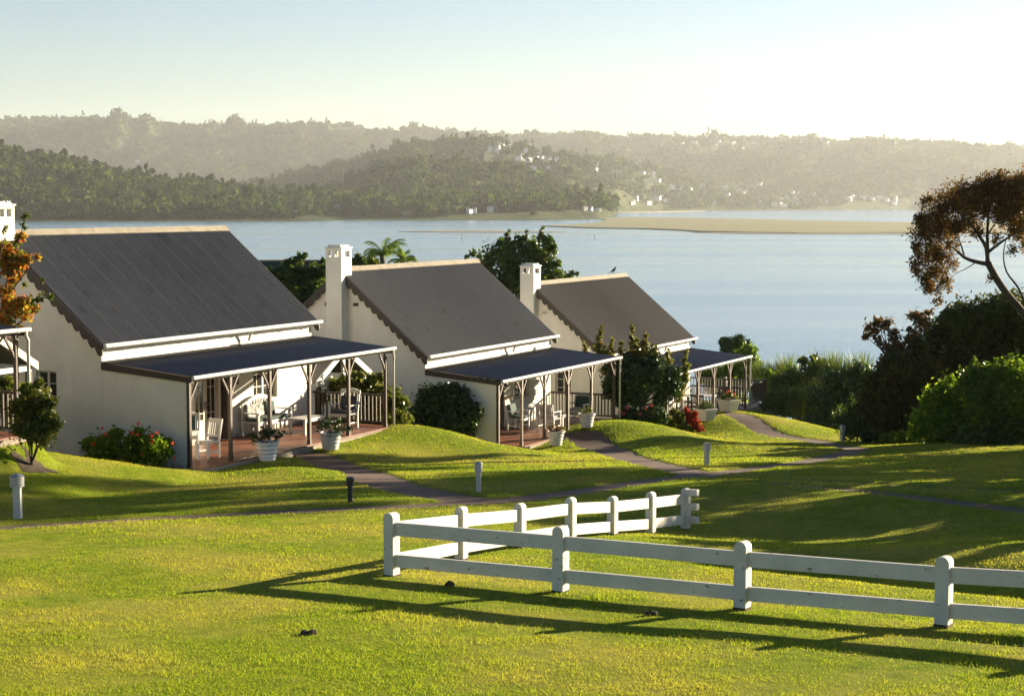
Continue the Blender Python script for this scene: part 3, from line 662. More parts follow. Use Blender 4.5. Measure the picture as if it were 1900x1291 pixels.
    sh = MB(); sh.box(5.02, 5.13, -.30, -.004, .03, 2.05); sh.build('shutter', M['brown'], h)
    window('window', M['frame'], h, 6.6, 7.8, .94, 1.98, .09, 4, 3, wf)
    si = MB(); si.box(6.54, 7.86, -.07, .09, .87, .935); si.build('window_sill', M['plaster'], h)
    window('window', M['frame'], h, 1.45, 2.12, 1.28, 2.25, .10, 2, 3, lambda a, d, z: (d, a, z), .05, False)
    la = MB(); la.lathe([(.03, 1.48), (.06, 1.50), (.07, 1.62), (.02, 1.68)], 10, (5.62, -.12)); la.box(5.60, 5.64, -.10, -.003, 1.64, 1.67); la.build('wall_lamp', M['black'], h)
    # chimney on the near gable
    y0, y1, x0, x1 = 2.87, 3.47, -.45, .2
    c = MB(); c.box(x0, x1, y0, y1, -1.2, 6.14)
    for xa, xb, ya, yb in ((x0, x0 + .12, y0, y0 + .12), (x0, x0 + .12, y1 - .12, y1), (x1 - .12, x1, y0, y0 + .12), (x1 - .12, x1, y1 - .12, y1), (x0 + .01, x0 + .1, (y0 + y1) / 2 - .05, (y0 + y1) / 2 + .05), (x1 - .1, x1 - .01, (y0 + y1) / 2 - .05, (y0 + y1) / 2 + .05)):
        c.box(xa, xb, ya, yb, 6.14, 6.34)
    c.box(x0, x1, y0, y1, 6.34, 6.42)
    ch = c.build('chimney', M['plaster'], h)
    cc = MB(); cc.box(x0 - .03, x1 + .03, y0 - .03, y1 + .03, 6.42, 6.46)
    rj = random.Random(idx)
    for i in range(14): a = x0 + .05 + .04 * i; cc.box(a, a + .03, y0 + .05, y1 - .05, 6.46, 6.50 + rj.random() * .05)
    cc.build('chimney_cap', M['white_old'], ch)
    for ya, yb, za, zb in ((2.50, 2.70, 4.52, 4.63), (3.70, 3.80, 4.5, 4.62)):
        v = MB(); v.box(-.008, .05, ya, yb, za, zb); v.build('vent', M['brown'] if idx < 3 else M['plaster2'], h)
    # railing across the open end
    rl = MB(); x = L + .05
    rl.box(x - .035, x + .035, -(PD - .2), -.02, .86, .92); rl.box(x - .03, x + .03, -(PD - .2), -.02, .08, .13)
    ro = rl.build('railing', M['brown'], h); bl = MB(); k = 19
    for i in range(k): y = -(PD - .3) + i * (PD - .4) / (k - 1); bl.box(x - .018, x + .018, y - .02, y + .02, .13, .86)
    bl.build('balusters', M['post'], ro)
    if idx == 3:                                # the last cottage has a railed terrace beyond its porch
        x1 = L + 2.45
        b = MB(); b.box(L + .152, x1, -(PD + .02), 1.2, -1.5, -.01); b.build('terrace', M['plaster'], h)
        tr = MB()
        def run(p, q):
            p = Vector(p); q = Vector(q); tr.bar(p + Vector((0, 0, 1.0)), q + Vector((0, 0, 1.0)), .08, .06); tr.bar(p + Vector((0, 0, .16)), q + Vector((0, 0, .16)), .06, .05)
            n = int((q - p).length / .13)
            for i in range(1, n): a = p + (q - p) * i / n; tr.box(a.x - .016, a.x + .016, a.y - .016, a.y + .016, .18, .98)
        run((L + .2, -(PD - .06), 0), (x1 - .05, -(PD - .06), 0)); run((x1 - .05, -(PD - .12), 0), (x1 - .05, 1.1, 0)); run((L + .3, 1.12, 0), (x1 - .1, 1.12, 0))
        for xx, yy in ((x1 - .05, -(PD - .06)), (x1 - .05, -.8), (x1 - .05, 1.1), (L + .25, 1.12)): tr.box(xx - .06, xx + .06, yy - .06, yy + .06, 0, 1.1)
        tr.build('terrace_railing', M['brown'], h)
    return h
M['mortar'] = surf('pale_stone_edge', (.20, .17, .13), (.30, .26, .2), 6, .9, .4, .01)
M['plaster2'] = surf('vent_grey', (.35, .33, .29), (.4, .38, .33), 5, .9, .1, .004)
H1 = cottage(1, 'nearest white cottage with ribbed charcoal roof and red hibiscus at its side', M['roof'])
H2 = cottage(2, 'middle white cottage with smooth grey roof and tall chimney in full view', M['roof_b'])
H3 = cottage(3, 'farthest white cottage with brownish roof and railed terrace beside the lagoon trees', M['roof_c'])
H0 = cottage(0, 'cottage cut off by the left edge, only its porch corner post and railing showing', M['roof'])
H0['group'] = H1['group']

def portico(ho, label):                         # small gabled roof over the passage between two cottages
    t = thing('portico', label, 'portico', ho, RZ, 'gabled porticos between the cottages'); xa, x0, x1, za, ze = 11.6, 10.0, 13.2, 2.08, 1.16
    r = MB(); e = .06
    for s, xe in ((-1, x0), (1, x1)):
        r.prism([(xa, za), (xe, ze), (xe, ze - e), (xa, za - e)], lambda a, b, q: (a, q, b), .06, 3.2)
    r.build('roof', M['greyroof'], t)
    for xe in (x0 - .03, x1 + .03):
        b = MB(); b.prism([(xa, za + .03), (xe, ze + .03), (xe, ze - .17), (xa, za - .17)], lambda a, c, q: (a, q, c), -.0, .055); b.build('barge_board', M['white'], t)
    k = MB(); k.box(xa - .06, xa + .06, .06, .14, ze - .1, za - .12); k.build('king_post', M['white'], t)
    be = MB(); be.box(x0 + .1, x1 - .1, .06, .16, ze - .17, ze - .05); be.build('beam', M['white'], t)
    for x in (x0 + .2, x1 - .2):
        for y in (.11, 3.0): p = MB(); p.box(x - .06, x + .06, y - .06, y + .06, -1.6, ze - .17); p.build('post', M['post'], t)
    return t
portico(HOUSES[1], 'small white gabled portico glimpsed under the porch roof between first and middle cottage')
portico(HOUSES[0], 'small gabled portico with dark roof edge behind the porch post at left edge')

# a far cottage roof glimpsed between the first two cottages
def back_shed():
    p = at(512, 487, 78); t = thing('shed', 'dark green sheet roofed building behind the first cottage roof', 'shed', (p.x, p.y, p.z - 3.2), R(4))
    w = MB(); w.box(-2.6, 2.6, 0, 4, -3, 2.2); w.build('wall', M['plaster'], t)
    r = MB(); r.prism([(-.3, 1.9), (2., 3.2), (4.3, 1.9), (4.3, 1.8), (2., 3.1), (-.3, 1.8)], lambda a, b, q: (q, a, b), -2.9, 2.9); r.build('roof', M['greenroof'], t)
    rc = MB(); rc.box(-2.92, 2.92, 1.9, 2.1, 3.16, 3.25); rc.build('ridge_cap', M['ridge'], t)
back_shed()

# ================================================================ WHITE FENCE
def fence():
    P = [at(727, 1073, 24.3), at(1040, 1106, 22.75), at(1377, 1138, 21.3), at(1750, 1170, 20.05)]
    d = (P[3] - P[2]); P += [P[3] + d * 1.05, P[3] + d * 2.1]
    hs = [.85, .88, .86, .84, .84, .84]
    Q = []
    for s in (1.89, 3.69, 5.43, 7.02, 8.61, 10.2):
        a = R(29); x = P[0].x + s * math.sin(a); y = P[0].y + s * math.cos(a); Q.append(Vector((x, y, gz(x, y))))
    P = [Vector((p.x, p.y, gz(p.x, p.y))) for p in P]
    # post tops measured on the photograph fix how high each post stands
    tops = [950, 975, 1003, 1031]
    T = [at(pxx, t, p.y).z - p.z for (pxx, t, p) in zip((727, 1040, 1377, 1750), tops, P)] + [.86, .86]
    TQ = [at(pxx, t, q.y).z - q.z for pxx, t, q in zip((858, 968, 1063, 1141, 1213, 1280), (939, 933, 922, 920, 912, 905), Q)]
    f = thing('fence', 'low white two-rail timber fence turning a corner on the lawn', 'fence', P[0])
    def post(p, h, ang, w=.165, d=.165):
        m = MB().xf(Matrix.Translation(p - f.location) @ Matrix.Rotation(ang, 4, 'Z'))
        prof = [(-w/2, -.25), (w/2, -.25), (w/2, h - .07)] + [(w/2 * math.cos(a), h - .07 + .07 * math.sin(a)) for a in [math.pi * k / 10 for k in range(1, 10)]] + [(-w/2, h - .07)]
        m.prism(prof, lambda a, b, t: (a, t, b), -d/2, d/2); o = m.build('post', M['fence'], f, bevel=.012)
        ft = MB().xf(Matrix.Translation(p - f.location) @ Matrix.Rotation(ang, 4, 'Z')); ft.box(-w/2 - .003, w/2 + .003, -d/2 - .003, d/2 + .003, -.2, .035 + .02 * math.sin(p.x * 9)); ft.build('post_foot', M['soil'], o)
        return o
    A1 = math.atan2((P[1]-P[0]).y, (P[1]-P[0]).x); A2 = math.atan2((Q[1]-P[0]).y, (Q[1]-P[0]).x)
    for p, h in zip(P, T): post(p, h, A1)
    for q, h in zip(Q, TQ): post(q, h, A2 - R(90), .15, .15)
    def rails(A, HA, B, HB, th=.06):
        for fr, hh in ((.81, .185), (.31, .175)):
            a = A + Vector((0, 0, HA * fr - .06)); b = B + Vector((0, 0, HB * fr - .06)); e = (b - a).normalized() * .076
            m = MB(); m.bar(a + e - f.location, b - e - f.location, th, hh); m.build('rail', M['fence'], f, bevel=.006)
    for i in range(5): rails(P[i], T[i], P[i+1], T[i+1])
    C = [P[0]] + Q; HC = [T[0]] + TQ
    for i in range(6): rails(C[i], HC[i], C[i+1], HC[i+1])
    ex = (P[1] - P[0]).normalized()
    for z in (.70, .43, .18):
        a = Q[-1] + Vector((0, 0, TQ[-1] * z / .78)); m = MB(); m.bar(a + ex * .06 - f.location, a + ex * .26 - f.location, .1, .12); m.build('rail_stub', M['fence'], f, bevel=.005)
def fence_mat():
    m, nt, out = new_mat('fence_paint'); v = coords(nt)
    c = ramp(nt, noise(nt, v, 2.5, 5), [(.3, (.50, .475, .415)), (.7, (.60, .575, .51))]).outputs[0]
    ch = ramp(nt, noise(nt, coords(nt, (1, 1, 2.2)), 7, 7, .75), [(.61, (0,0,0)), (.65, (1,1,1))]).outputs[0]
    c = mixc(nt, ch, c, (.16, .115, .085))
    c = mixc(nt, ramp(nt, noise(nt, coords(nt, (1, 1, .4)), 9, 3), [(.55, (0,0,0)), (.85, (.5,.5,.5))]).outputs[0], c, (.42, .43, .36))
    b = nd(nt, 'ShaderNodeBsdfPrincipled'); nt.links.new(c, b.inputs['Base Color']); b.inputs['Roughness'].default_value = .6
    nt.links.new(bump(nt, mixc(nt, .5, noise(nt, coords(nt, (1, 1, .15)), 30, 4), ch), .3, .004), b.inputs['Normal']); nt.links.new(b.outputs[0], out.inputs[0]); return m
M['fence'] = fence_mat(); fence()

# ================================================================ GARDEN LIGHTS
def louvre_light(px, py, h, label):
    p = gp(px, py); t = thing('bollard_light', label, 'garden light', p); c = MB(); w = .068
    c.box(-w, w, -w, w, -.1, h * .70); c.build('post', M['white'], t, bevel=.008)
    hd = MB(); z = h * .70
    for i in range(5): hd.lathe([(.095, z + .002), (.128, z + .004), (.132, z + .02), (.105, z + .034), (.095, z + .034)], 18); z += .037
    hd.build('louvres', M['white'], t); cp = MB(); cp.lathe([(.10, z), (.13, z + .005), (.06, z + .045), (.01, z + .055)], 18); cp.build('cap', M['metal'], t)
def plain_light(px, py, h, label, dark=False, tilt=0., sq=False):
    p = gp(px, py); t = thing('bollard_light', label, 'garden light', p); t.rotation_euler = (0, tilt, .5); m = M['black'] if dark else M['white']
    c = MB(); 
    if sq: c.box(-.05, .05, -.05, .05, -.1, h * .66)
    else: c.lathe([(.052, -.1), (.052, h * .66)], 16)
    c.build('post', m, t)
    hd = MB()
    if sq: hd.box(-.075, .075, -.075, .075, h * .66, h * .95)
    else: hd.lathe([(.06, h * .64), (.082, h * .66), (.082, h * .93), (.07, h * .95)], 18)
    hd.build('head', m, t, bevel=.006 if sq else 0); cp = MB()
    if sq: cp.box(-.065, .065, -.065, .065, h * .952, h * 1.0)
    else: cp.lathe([(.088, h * .93), (.085, h * .96), (.04, h), (.01, h * 1.01)], 18)
    cp.build('cap', M['metal'] if not dark else m, t)
louvre_light(33, 961, .82, 'white bollard light with stacked louvres in front of the left grass bank')
plain_light(888, 912, .64, 'round white bollard light with dark cap beside the path behind the fence')
plain_light(1311, 862, .58, 'square white bollard light on the grass between the two far paths', sq=True)
plain_light(1563, 819, .60, 'slim white bollard light near the path end at right, before the dark shrubs', sq=True)
plain_light(650, 931, .50, 'short black bollard light standing in the lawn left of the fence corner', True)
# ================================================================ PLANTS
G = np.random.default_rng(42)
def leaves(blobs, n, size, aspect=.5, clumps=9, spread=.30, up=.35, hang=0., fill=0.):
    """leaf quads gathered in clumps through each blob's volume; blobs = [(centre, radius, density)]"""
    w = np.array([r * r * dn for c, r, dn in blobs]); w = w / w.sum(); V = []
    for (c, r, dn), k in zip(blobs, np.maximum((w * n).astype(int), 6)):
        nc = max(4, int(clumps * (.7 + .6 * G.random()))); d = G.normal(size=(nc, 3)); d /= np.linalg.norm(d, axis=1)[:, None]
        cc = d * r * (.35 + .6 * G.random((nc, 1))) ; cc[:, 2] *= .92
        wi = G.integers(0, nc, k); p = cc[wi] + G.normal(size=(k, 3)) * r * spread * (.6 + .5 * G.random((nc, 1)))[wi]
        if fill:
            m_ = G.random(k) < fill; dd = G.normal(size=(k, 3)); dd /= np.linalg.norm(dd, axis=1)[:, None]; p[m_] = (dd * r * .95 * G.random((k, 1)) ** .5)[m_]
        p[:, 2] -= hang * r * G.random(k) ** 2
        out = p / (np.linalg.norm(p, axis=1)[:, None] + 1e-6)
        nr = out * .5 + G.normal(size=(k, 3)) * .7 + np.array([0, 0, up]); nr /= np.linalg.norm(nr, axis=1)[:, None]
        a = np.cross(nr, G.normal(size=(k, 3))); a /= np.linalg.norm(a, axis=1)[:, None]; b = np.cross(nr, a)
        s = size * (.55 + .9 * G.random((k, 1))); P = p + np.array(c)
        V.append(np.stack([P - a*s, P - b*s*aspect - a*s*.1, P + a*s - nr*s*.25, P + b*s*aspect - a*s*.1], 1).reshape(-1, 3))
    V = np.concatenate(V); return V, np.arange(len(V)).reshape(-1, 4)
def blob_px(circles, Y, dy=.55):
    out = []
    for c in circles:
        px, py, r = c[:3]; dn = c[3] if len(c) > 3 else 1.; R_ = r / ppm(Y)
        out.append((at(px, py, Y + G.uniform(-dy, dy) * R_ * 1.3), R_, dn))
    return out
def spire(px, y0, y1, r=5, lean=0):
    n = max(3, int(abs(y1 - y0) / (r * 1.1))); return [(px + lean * i / n + G.uniform(-3, 3), y0 + (y1 - y0) * i / n, r * (1.35 if i % 2 else .8) * (1 - .55 * i / n), 1.) for i in range(n + 1)]
def wood(mb, p, q, r0, r1, bend=.12, n=6, seed=0):
    rd = random.Random(seed); p = Vector(p); q = Vector(q); L = (q - p).length; pts = []
    o = Vector((rd.uniform(-1, 1), rd.uniform(-1, 1), rd.uniform(-.3, .3))) * L * bend
    for i in range(n + 1):
        t = i / n; pts.append(p.lerp(q, t) + o * math.sin(math.pi * t) + Vector((rd.uniform(-1, 1), rd.uniform(-1, 1), 0)) * L * .012)
    mb.tube(pts, [r0 + (r1 - r0) * i / n for i in range(n + 1)], 7)
DENS = 1.7
def plant(name, label, cat, base, circles, Y, n, size, mat, trunk=.0, group=None, dy=.55, stem='trunk', leaf='crown', fork=.45, bark='bark', limbs=True, **kw):
    base = Vector(base); bl = blob_px(circles, Y, dy); t = thing(name, label, cat, base, 0, group)
    kw.setdefault('fill', .35); kw.setdefault('clumps', 12)
    V, F = leaves(bl, int(n * DENS), size * 1.15, **kw); V = V - np.array(base)
    np_mesh(leaf, V, F, mat, t)
    if trunk:
        mb = MB(); c = sum((b[0] for b in bl), Vector()) / len(bl) - base; fk = c * fork
        wood(mb, (0, 0, -.2), fk, trunk, trunk * .75, .06, 6, 1)
        if limbs:
            for i, b in enumerate(bl):
                if i % max(1, len(bl) // 12) == 0 or len(bl) < 14: wood(mb, fk, b[0] - base, trunk * .55, trunk * .1, .10, 6, i + 3)
        mb.build(stem, M[bark], t, smooth=True)
    return t
def ground_pt(px, Y):
    x = (px - 950) / FPX * Y; return Vector((x, Y, gz(x, Y)))
L_ = {}
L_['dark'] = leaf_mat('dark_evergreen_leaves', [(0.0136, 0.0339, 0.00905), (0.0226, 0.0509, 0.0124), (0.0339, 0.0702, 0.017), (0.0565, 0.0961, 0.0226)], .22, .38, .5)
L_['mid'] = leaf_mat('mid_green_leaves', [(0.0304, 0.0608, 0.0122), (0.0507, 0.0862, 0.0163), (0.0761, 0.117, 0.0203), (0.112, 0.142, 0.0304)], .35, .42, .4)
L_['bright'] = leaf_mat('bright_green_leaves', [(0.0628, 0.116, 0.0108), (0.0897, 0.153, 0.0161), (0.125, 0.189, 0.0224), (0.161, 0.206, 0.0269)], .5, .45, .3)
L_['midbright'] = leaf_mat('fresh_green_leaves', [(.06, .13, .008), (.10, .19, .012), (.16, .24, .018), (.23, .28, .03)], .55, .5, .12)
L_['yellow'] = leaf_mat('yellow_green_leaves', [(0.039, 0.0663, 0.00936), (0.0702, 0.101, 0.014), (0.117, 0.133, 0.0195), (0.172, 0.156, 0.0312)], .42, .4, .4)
L_['rust'] = leaf_mat('rusty_dark_leaves', [(0.0405, 0.0325, 0.0101), (0.0759, 0.045, 0.0135), (0.118, 0.05, 0.0158), (0.169, 0.065, 0.0192), (0.0607, 0.0525, 0.0135), (0.203, 0.0938, 0.0225), (0.0844, 0.0688, 0.018)], .45, .5, .25)
L_['rustdark'] = leaf_mat('deep_brown_green_leaves', [(0.0208, 0.0286, 0.0091), (0.0338, 0.039, 0.0117), (0.0585, 0.0442, 0.0143), (0.091, 0.0546, 0.0182), (0.039, 0.0546, 0.0156), (0.065, 0.078, 0.0208)], .4, .5, .2, ((.055, .08, .018), .55))
L_['orange'] = leaf_mat('autumn_leaves', [(0.351, 0.109, 0.0156), (0.429, 0.172, 0.0234), (0.328, 0.0624, 0.0156), (0.39, 0.234, 0.039), (0.172, 0.172, 0.0312), (0.0936, 0.125, 0.0234)], .45, .5, .2)
L_['shoot'] = leaf_mat('bronze_shoot_leaves', [(0.101, 0.122, 0.0254), (0.163, 0.152, 0.0406), (0.182, 0.101, 0.0406), (0.0913, 0.122, 0.0203)], .4, .45, .3)
L_['redleaf'] = leaf_mat('scarlet_leaves', [(.40, .02, .015), (.55, .04, .02), (.30, .02, .02), (.10, .08, .02)], .3, .45, .3)
L_['reed'] = leaf_mat('reed_blades', [(0.0488, 0.0829, 0.0195), (0.078, 0.117, 0.0244), (0.117, 0.146, 0.0341), (0.136, 0.156, 0.0488)], .4, .45, .3)
L_['palm'] = leaf_mat('palm_leaflets', [(0.0749, 0.137, 0.025), (0.125, 0.187, 0.0312), (0.187, 0.224, 0.0374)], .4, .4, .4)
M['redpetal'] = leaf_mat('red_petals', [(.62, .03, .03), (.75, .06, .03), (.6, .10, .06)], .3, .5, .2)
M['pinkpetal'] = leaf_mat('pink_petals', [(.55, .14, .18), (.45, .10, .13), (.6, .2, .2)], .3, .5, .2)
M['paleflower'] = leaf_mat('pale_blossoms', [(.7, .62, .42), (.65, .5, .2)], .3, .5, .2)
def flower(parent, p, r, mat, nm='flower'):      # five-petalled bloom, p relative to the plant
    V = []; F = []; nrm = Vector((G.normal() * .5, -1, .5 + G.normal() * .4)).normalized(); u = nrm.orthogonal().normalized(); w = nrm.cross(u)
    for k in range(5):
        a = k * 1.257; d = u * math.cos(a) + w * math.sin(a); s = u * -math.sin(a) + w * math.cos(a); i = len(V)
        V += [p, p + d * r * .6 + s * r * .42 + nrm * r * .25, p + d * r + nrm * r * .12, p + d * r * .6 - s * r * .42 + nrm * r * .25]; F.append((i, i+1, i+2, i+3))
    return np_mesh(nm, np.array([tuple(v) for v in V]), np.array(F), mat, parent)
def bloomball(parent, p, r, mat, nm='flower'):
    V, F = leaves([(p, r, 1)], 60, r * .4, .8, 12, .12); return np_mesh(nm, V, F, mat, parent)

# --- left edge
def autumn_tree():
    Y = 41.; base = ground_pt(-60, Y); base.z = at(0, 870, Y).z; o = thing('autumn_tree', 'slender autumn tree with orange and red leaves at left edge in front of the roof', 'tree', base)
    mb = MB()
    def br(pts, r0, r1):
        P = smooth_line([at(x, y, Y + dz) - base for x, y, dz in pts], .15); k = len(P); mb.tube(P, [r0 + (r1 - r0) * i / (k - 1) for i in range(k)], 6)
    br([(-60, 870, 0), (-50, 760, 0), (-28, 680, .1), (-5, 610, .1), (8, 545, 0), (24, 480, -.1), (40, 430, 0), (50, 396, 0)], .07, .008)
    br([(-20, 660, .1), (15, 615, .2), (48, 590, .3), (76, 556, .2), (100, 548, .2)], .035, .006)
    br([(5, 560, 0), (30, 528, -.3), (52, 500, -.4), (70, 480, -.4)], .028, .005); br([(-30, 690, 0), (-20, 580, -.5), (-5, 500, -.6), (8, 440, -.6)], .05, .008)
    br([(0, 590, 0), (20, 560, .5), (52, 572, .6)], .02, .005); br([(15, 515, 0), (5, 470, .4), (12, 430, .5)], .02, .004)
    mb.build('trunk', M['bark'], o, smooth=True)
    bl = blob_px([(14, 492, 22), (32, 484, 18), (20, 470, 18), (28, 500, 16), (40, 565, 16), (8, 455, 14), (52, 480, 10), (68, 477, 7), (22, 566, 20), (44, 580, 15), (6, 600, 20), (62, 572, 10), (38, 440, 9), (22, 520, 10), (-20, 520, 20), (-25, 470, 20), (-30, 590, 25), (12, 540, 12), (36, 610, 8)], Y, 1.2)
    V, F = leaves(bl, 5200, .055, .55, 9, .38); np_mesh('crown', V - np.array(base), F, L_['orange'], o)
    bl = blob_px([(48, 402, 7), (45, 420, 6), (72, 552, 8), (92, 549, 7), (58, 560, 7), (30, 450, 8), (12, 425, 6), (45, 530, 5), (80, 520, 4)], Y, .6)
    V, F = leaves(bl, 420, .045, .5, 5, .4); np_mesh('foliage', V - np.array(base), F, L_['yellow'], o)
autumn_tree()
def standard_bush():
    base = gp(58, 864); Y = base.y
    o = plant('shrub', 'rounded shrub on bare thin stems rising from mulch on the left grass bank', 'shrub', base, [(66, 742, 30), (84, 778, 28), (46, 785, 27), (70, 803, 28), (98, 788, 15), (52, 722, 14), (72, 712, 10), (92, 745, 15), (35, 760, 18)], Y, 4200, .042, L_['yellow'], stem='stems', leaf='foliage', spread=.34)
    mb = MB()
    for i, (x, y) in enumerate(((46, 800), (58, 795), (70, 800), (82, 805), (64, 780))): wood(mb, (G.uniform(-.06, .06), G.uniform(-.05, .05), -.1), at(x, y, Y + G.uniform(-.2, .2)) - base, .02, .012, .05, 5, i)
    mb.build('stems', M['bark'], o, smooth=True)
    n = 40; V = [(0, 0, .05)]; F = []
    for i in range(n): a = i / n * 6.283; r = .42 * (1 + .18 * math.sin(3 * a) + .12 * math.sin(7 * a)); x, y = r * 1.2 * math.cos(a), r * .8 * math.sin(a); V.append((x, y, gz(base.x + x, base.y + y) - base.z + .012)); F.append((0, 1 + i, 1 + (i + 1) % n))
    tag(np_mesh('mulch', np.array(V) + np.array(base), np.array(F), M['soil']), kind='structure')
standard_bush()
plant('shrub', 'leafy shrub half hidden behind the porch railing at the left edge', 'shrub', ground_pt(0, 39.8), [(12, 716, 18), (0, 738, 24), (36, 728, 16), (-25, 725, 25), (20, 760, 22), (50, 745, 14)], 39.8, 1700, .05, L_['yellow'], .03, leaf='foliage', stem='stems')
def hibiscus():
    Y = 42.7; base = ground_pt(235, Y); o = plant('flowering_shrub', 'sprawling green shrub dotted with red flowers against the near cottage side wall', 'shrub', base,
        [(198, 826, 26), (252, 824, 27), (288, 830, 26), (176, 832, 20), (228, 846, 26), (278, 850, 24), (214, 804, 12), (255, 802, 10), (166, 816, 10), (305, 822, 14), (200, 850, 20), (245, 858, 22), (158, 828, 8), (315, 838, 8)], Y, 4600, .05, L_['midbright'], .03, leaf='foliage', stem='stems', spread=.38, fill=.15)
    for x, y in ((190, 795), (196, 805), (257, 786), (246, 803), (255, 806), (281, 809), (283, 820), (291, 803), (321, 822), (323, 850), (262, 842), (173, 824)): flower(o, at(x, y, Y - .42) - base, .052, M['redpetal'])
hibiscus()
# --- between the cottages
plant('shrub', 'sunlit yellow-tipped shrub behind the dark railing at the end of the first porch', 'shrub', ground_pt(680, 53.7), [(622, 716, 18), (652, 708, 20), (690, 714, 22), (722, 738, 24), (700, 762, 36), (650, 764, 36), (742, 774, 22), (716, 792, 22), (668, 698, 10), (708, 700, 10), (600, 735, 15), (640, 730, 24), (672, 726, 24), (690, 745, 30), (640, 760, 26), (745, 745, 16)], 53.7, 8500, .055, L_['yellow'], .05, leaf='foliage', stem='stems')
plant('shrub', 'big dark rounded shrub against the gable of the middle cottage', 'shrub', ground_pt(830, 56.2), [(800, 746, 32), (840, 745, 34), (830, 780, 36), (868, 770, 26), (790, 784, 28), (820, 722, 15), (860, 736, 18), (778, 760, 18), (845, 716, 9), (880, 752, 10), (812, 800, 26), (860, 800, 24), (785, 735, 9)], 56.2, 7500, .055, L_['dark'], .05, leaf='foliage', stem='stems')
plant('tree', 'dark leafy tree with bright lit tips rising behind the first cottage roof', 'tree', ground_pt(548, 72), [(520, 512, 20), (550, 500, 20), (582, 512, 22), (540, 545, 28), (580, 545, 28), (497, 508, 12), (602, 502, 12), (556, 480, 9), (612, 545, 22), (520, 560, 26), (566, 474, 5), (600, 483, 5), (535, 488, 8)], 72, 5200, .085, L_['mid'], .14)
plant('shrub', 'yellow-green bushy treetop just right of the middle chimney', 'tree', ground_pt(678, 84), [(672, 488, 13), (690, 486, 12), (655, 492, 12), (700, 492, 9), (664, 476, 6)], 84, 1300, .09, L_['yellow'], .1)
def palm(px, py, Y, R_, label, nf=15, seed=0):
    base = ground_pt(px, Y); c = at(px, py, Y) - base; o = thing('palm', label, 'palm tree', base, 0); rd = random.Random(seed)
    mb = MB(); wood(mb, (0, 0, -.2), c, .16, .11, .02, 8, seed); mb.build('trunk', M['bark'], o, smooth=True)
    for k in range(nf):
        a = k * 2.4 + rd.random(); el = rd.uniform(.25, 1.25); L = R_ * rd.uniform(.85, 1.15); V = []; F = []; sp = []
        for i in range(15):
            t = i / 14; e = el - 1.9 * t * t * (1.1 - .4 * math.sin(el)); sp.append((sp[-1] + Vector((math.cos(a) * math.cos(e), math.sin(a) * math.cos(e), math.sin(e))) * L / 14) if sp else Vector(c))
        for i in range(1, 15):
            d = (sp[i] - sp[i-1]).normalized(); sd = d.cross(Vector((0, 0, 1)))
            sd = sd.normalized() if sd.length > .1 else Vector((1, 0, 0)); ll = R_ * .34 * math.sin(math.pi * (.12 + .82 * i / 15))
            for s in (-1, 1):
                for j in range(2):
                    q = sp[i-1].lerp(sp[i], j * .5); tip = q + sd * s * ll * .8 + d * ll * .45 - Vector((0, 0, ll * rd.uniform(.35, .8))); w = d * .022; n = len(V); V += [q - w, q + w, tip]; F.append((n, n + 1, n + 2))
        np_mesh('frond', np.array([tuple(v) for v in V]), np.array(F), L_['palm'], o)
palm(712, 472, 82, 1.25, 'taller arching palm crown above the ridge of the middle cottage', 17, 1)
palm(748, 482, 80, .85, 'lower palm crown to the right of the taller palm behind the middle cottage', 14, 2)
plant('tree', 'large dark glossy-leaved tree standing behind the chimney of the farthest cottage', 'tree', ground_pt(965, 86), [(902, 502, 24), (935, 470, 28), (962, 520, 34), (985, 468, 27), (1010, 482, 24), (1026, 512, 20), (1000, 540, 32), (925, 540, 30), (1015, 448, 11), (962, 448, 11), (930, 450, 8), (1034, 488, 8), (950, 495, 30), (905, 478, 9, .5), (878, 470, 8, .6), (890, 476, 6, .5), (866, 476, 5, .5), (1000, 440, 6), (1022, 460, 10)] + spire(942, 448, 428, 4) + spire(975, 446, 430, 4) + spire(1006, 440, 424, 4) + spire(1030, 470, 452, 4), 86, 6800, .10, L_['mid'], .2)
plant('shrub', 'thin twiggy branch tips showing above the ridge right of the farthest chimney', 'tree', ground_pt(1050, 88), [(1046, 510, 8, .6), (1060, 505, 5, .6), (1071, 507, 4, .5), (1035, 512, 9), (1054, 515, 7)], 88, 260, .09, L_['mid'], .06)
# --- in front of the farthest cottage
plant('climbing_shrub', 'tall dark shrub with bronze upright shoots covering the near end of the farthest porch', 'shrub', ground_pt(1192, 66.2), [(1190, 700, 34), (1228, 708, 32), (1172, 728, 30), (1208, 690, 30), (1148, 704, 24), (1250, 692, 16), (1224, 742, 16), (1152, 742, 16), (1200, 668, 22), (1165, 672, 18), (1244, 720, 18), (1135, 730, 14), (1130, 712, 12)], 66.2, 9000, .065, L_['dark'], .09, fork=.5)
plant('climbing_shrub', 'bronze and yellow upright shoots topping the dark shrub before the farthest roof', 'shrub', ground_pt(1200, 66.4), spire(1114, 668, 606, 7) + spire(1136, 680, 630, 6) + spire(1154, 672, 638, 6) + spire(1174, 660, 602, 6) + spire(1196, 660, 616, 6) + spire(1215, 672, 640, 6) + spire(1238, 680, 648, 6, 3) + spire(1270, 706, 650, 6, 4) + spire(1088, 660, 634, 5, -6) + spire(1125, 690, 650, 6) + spire(1185, 668, 630, 6) + spire(1255, 740, 700, 7, 12) + [(1180, 660, 12), (1150, 676, 12), (1222, 682, 12), (1260, 720, 10)], 66.4, 3600, .06, L_['shoot'], .05, limbs=False, fill=0., spread=.5, clumps=5)
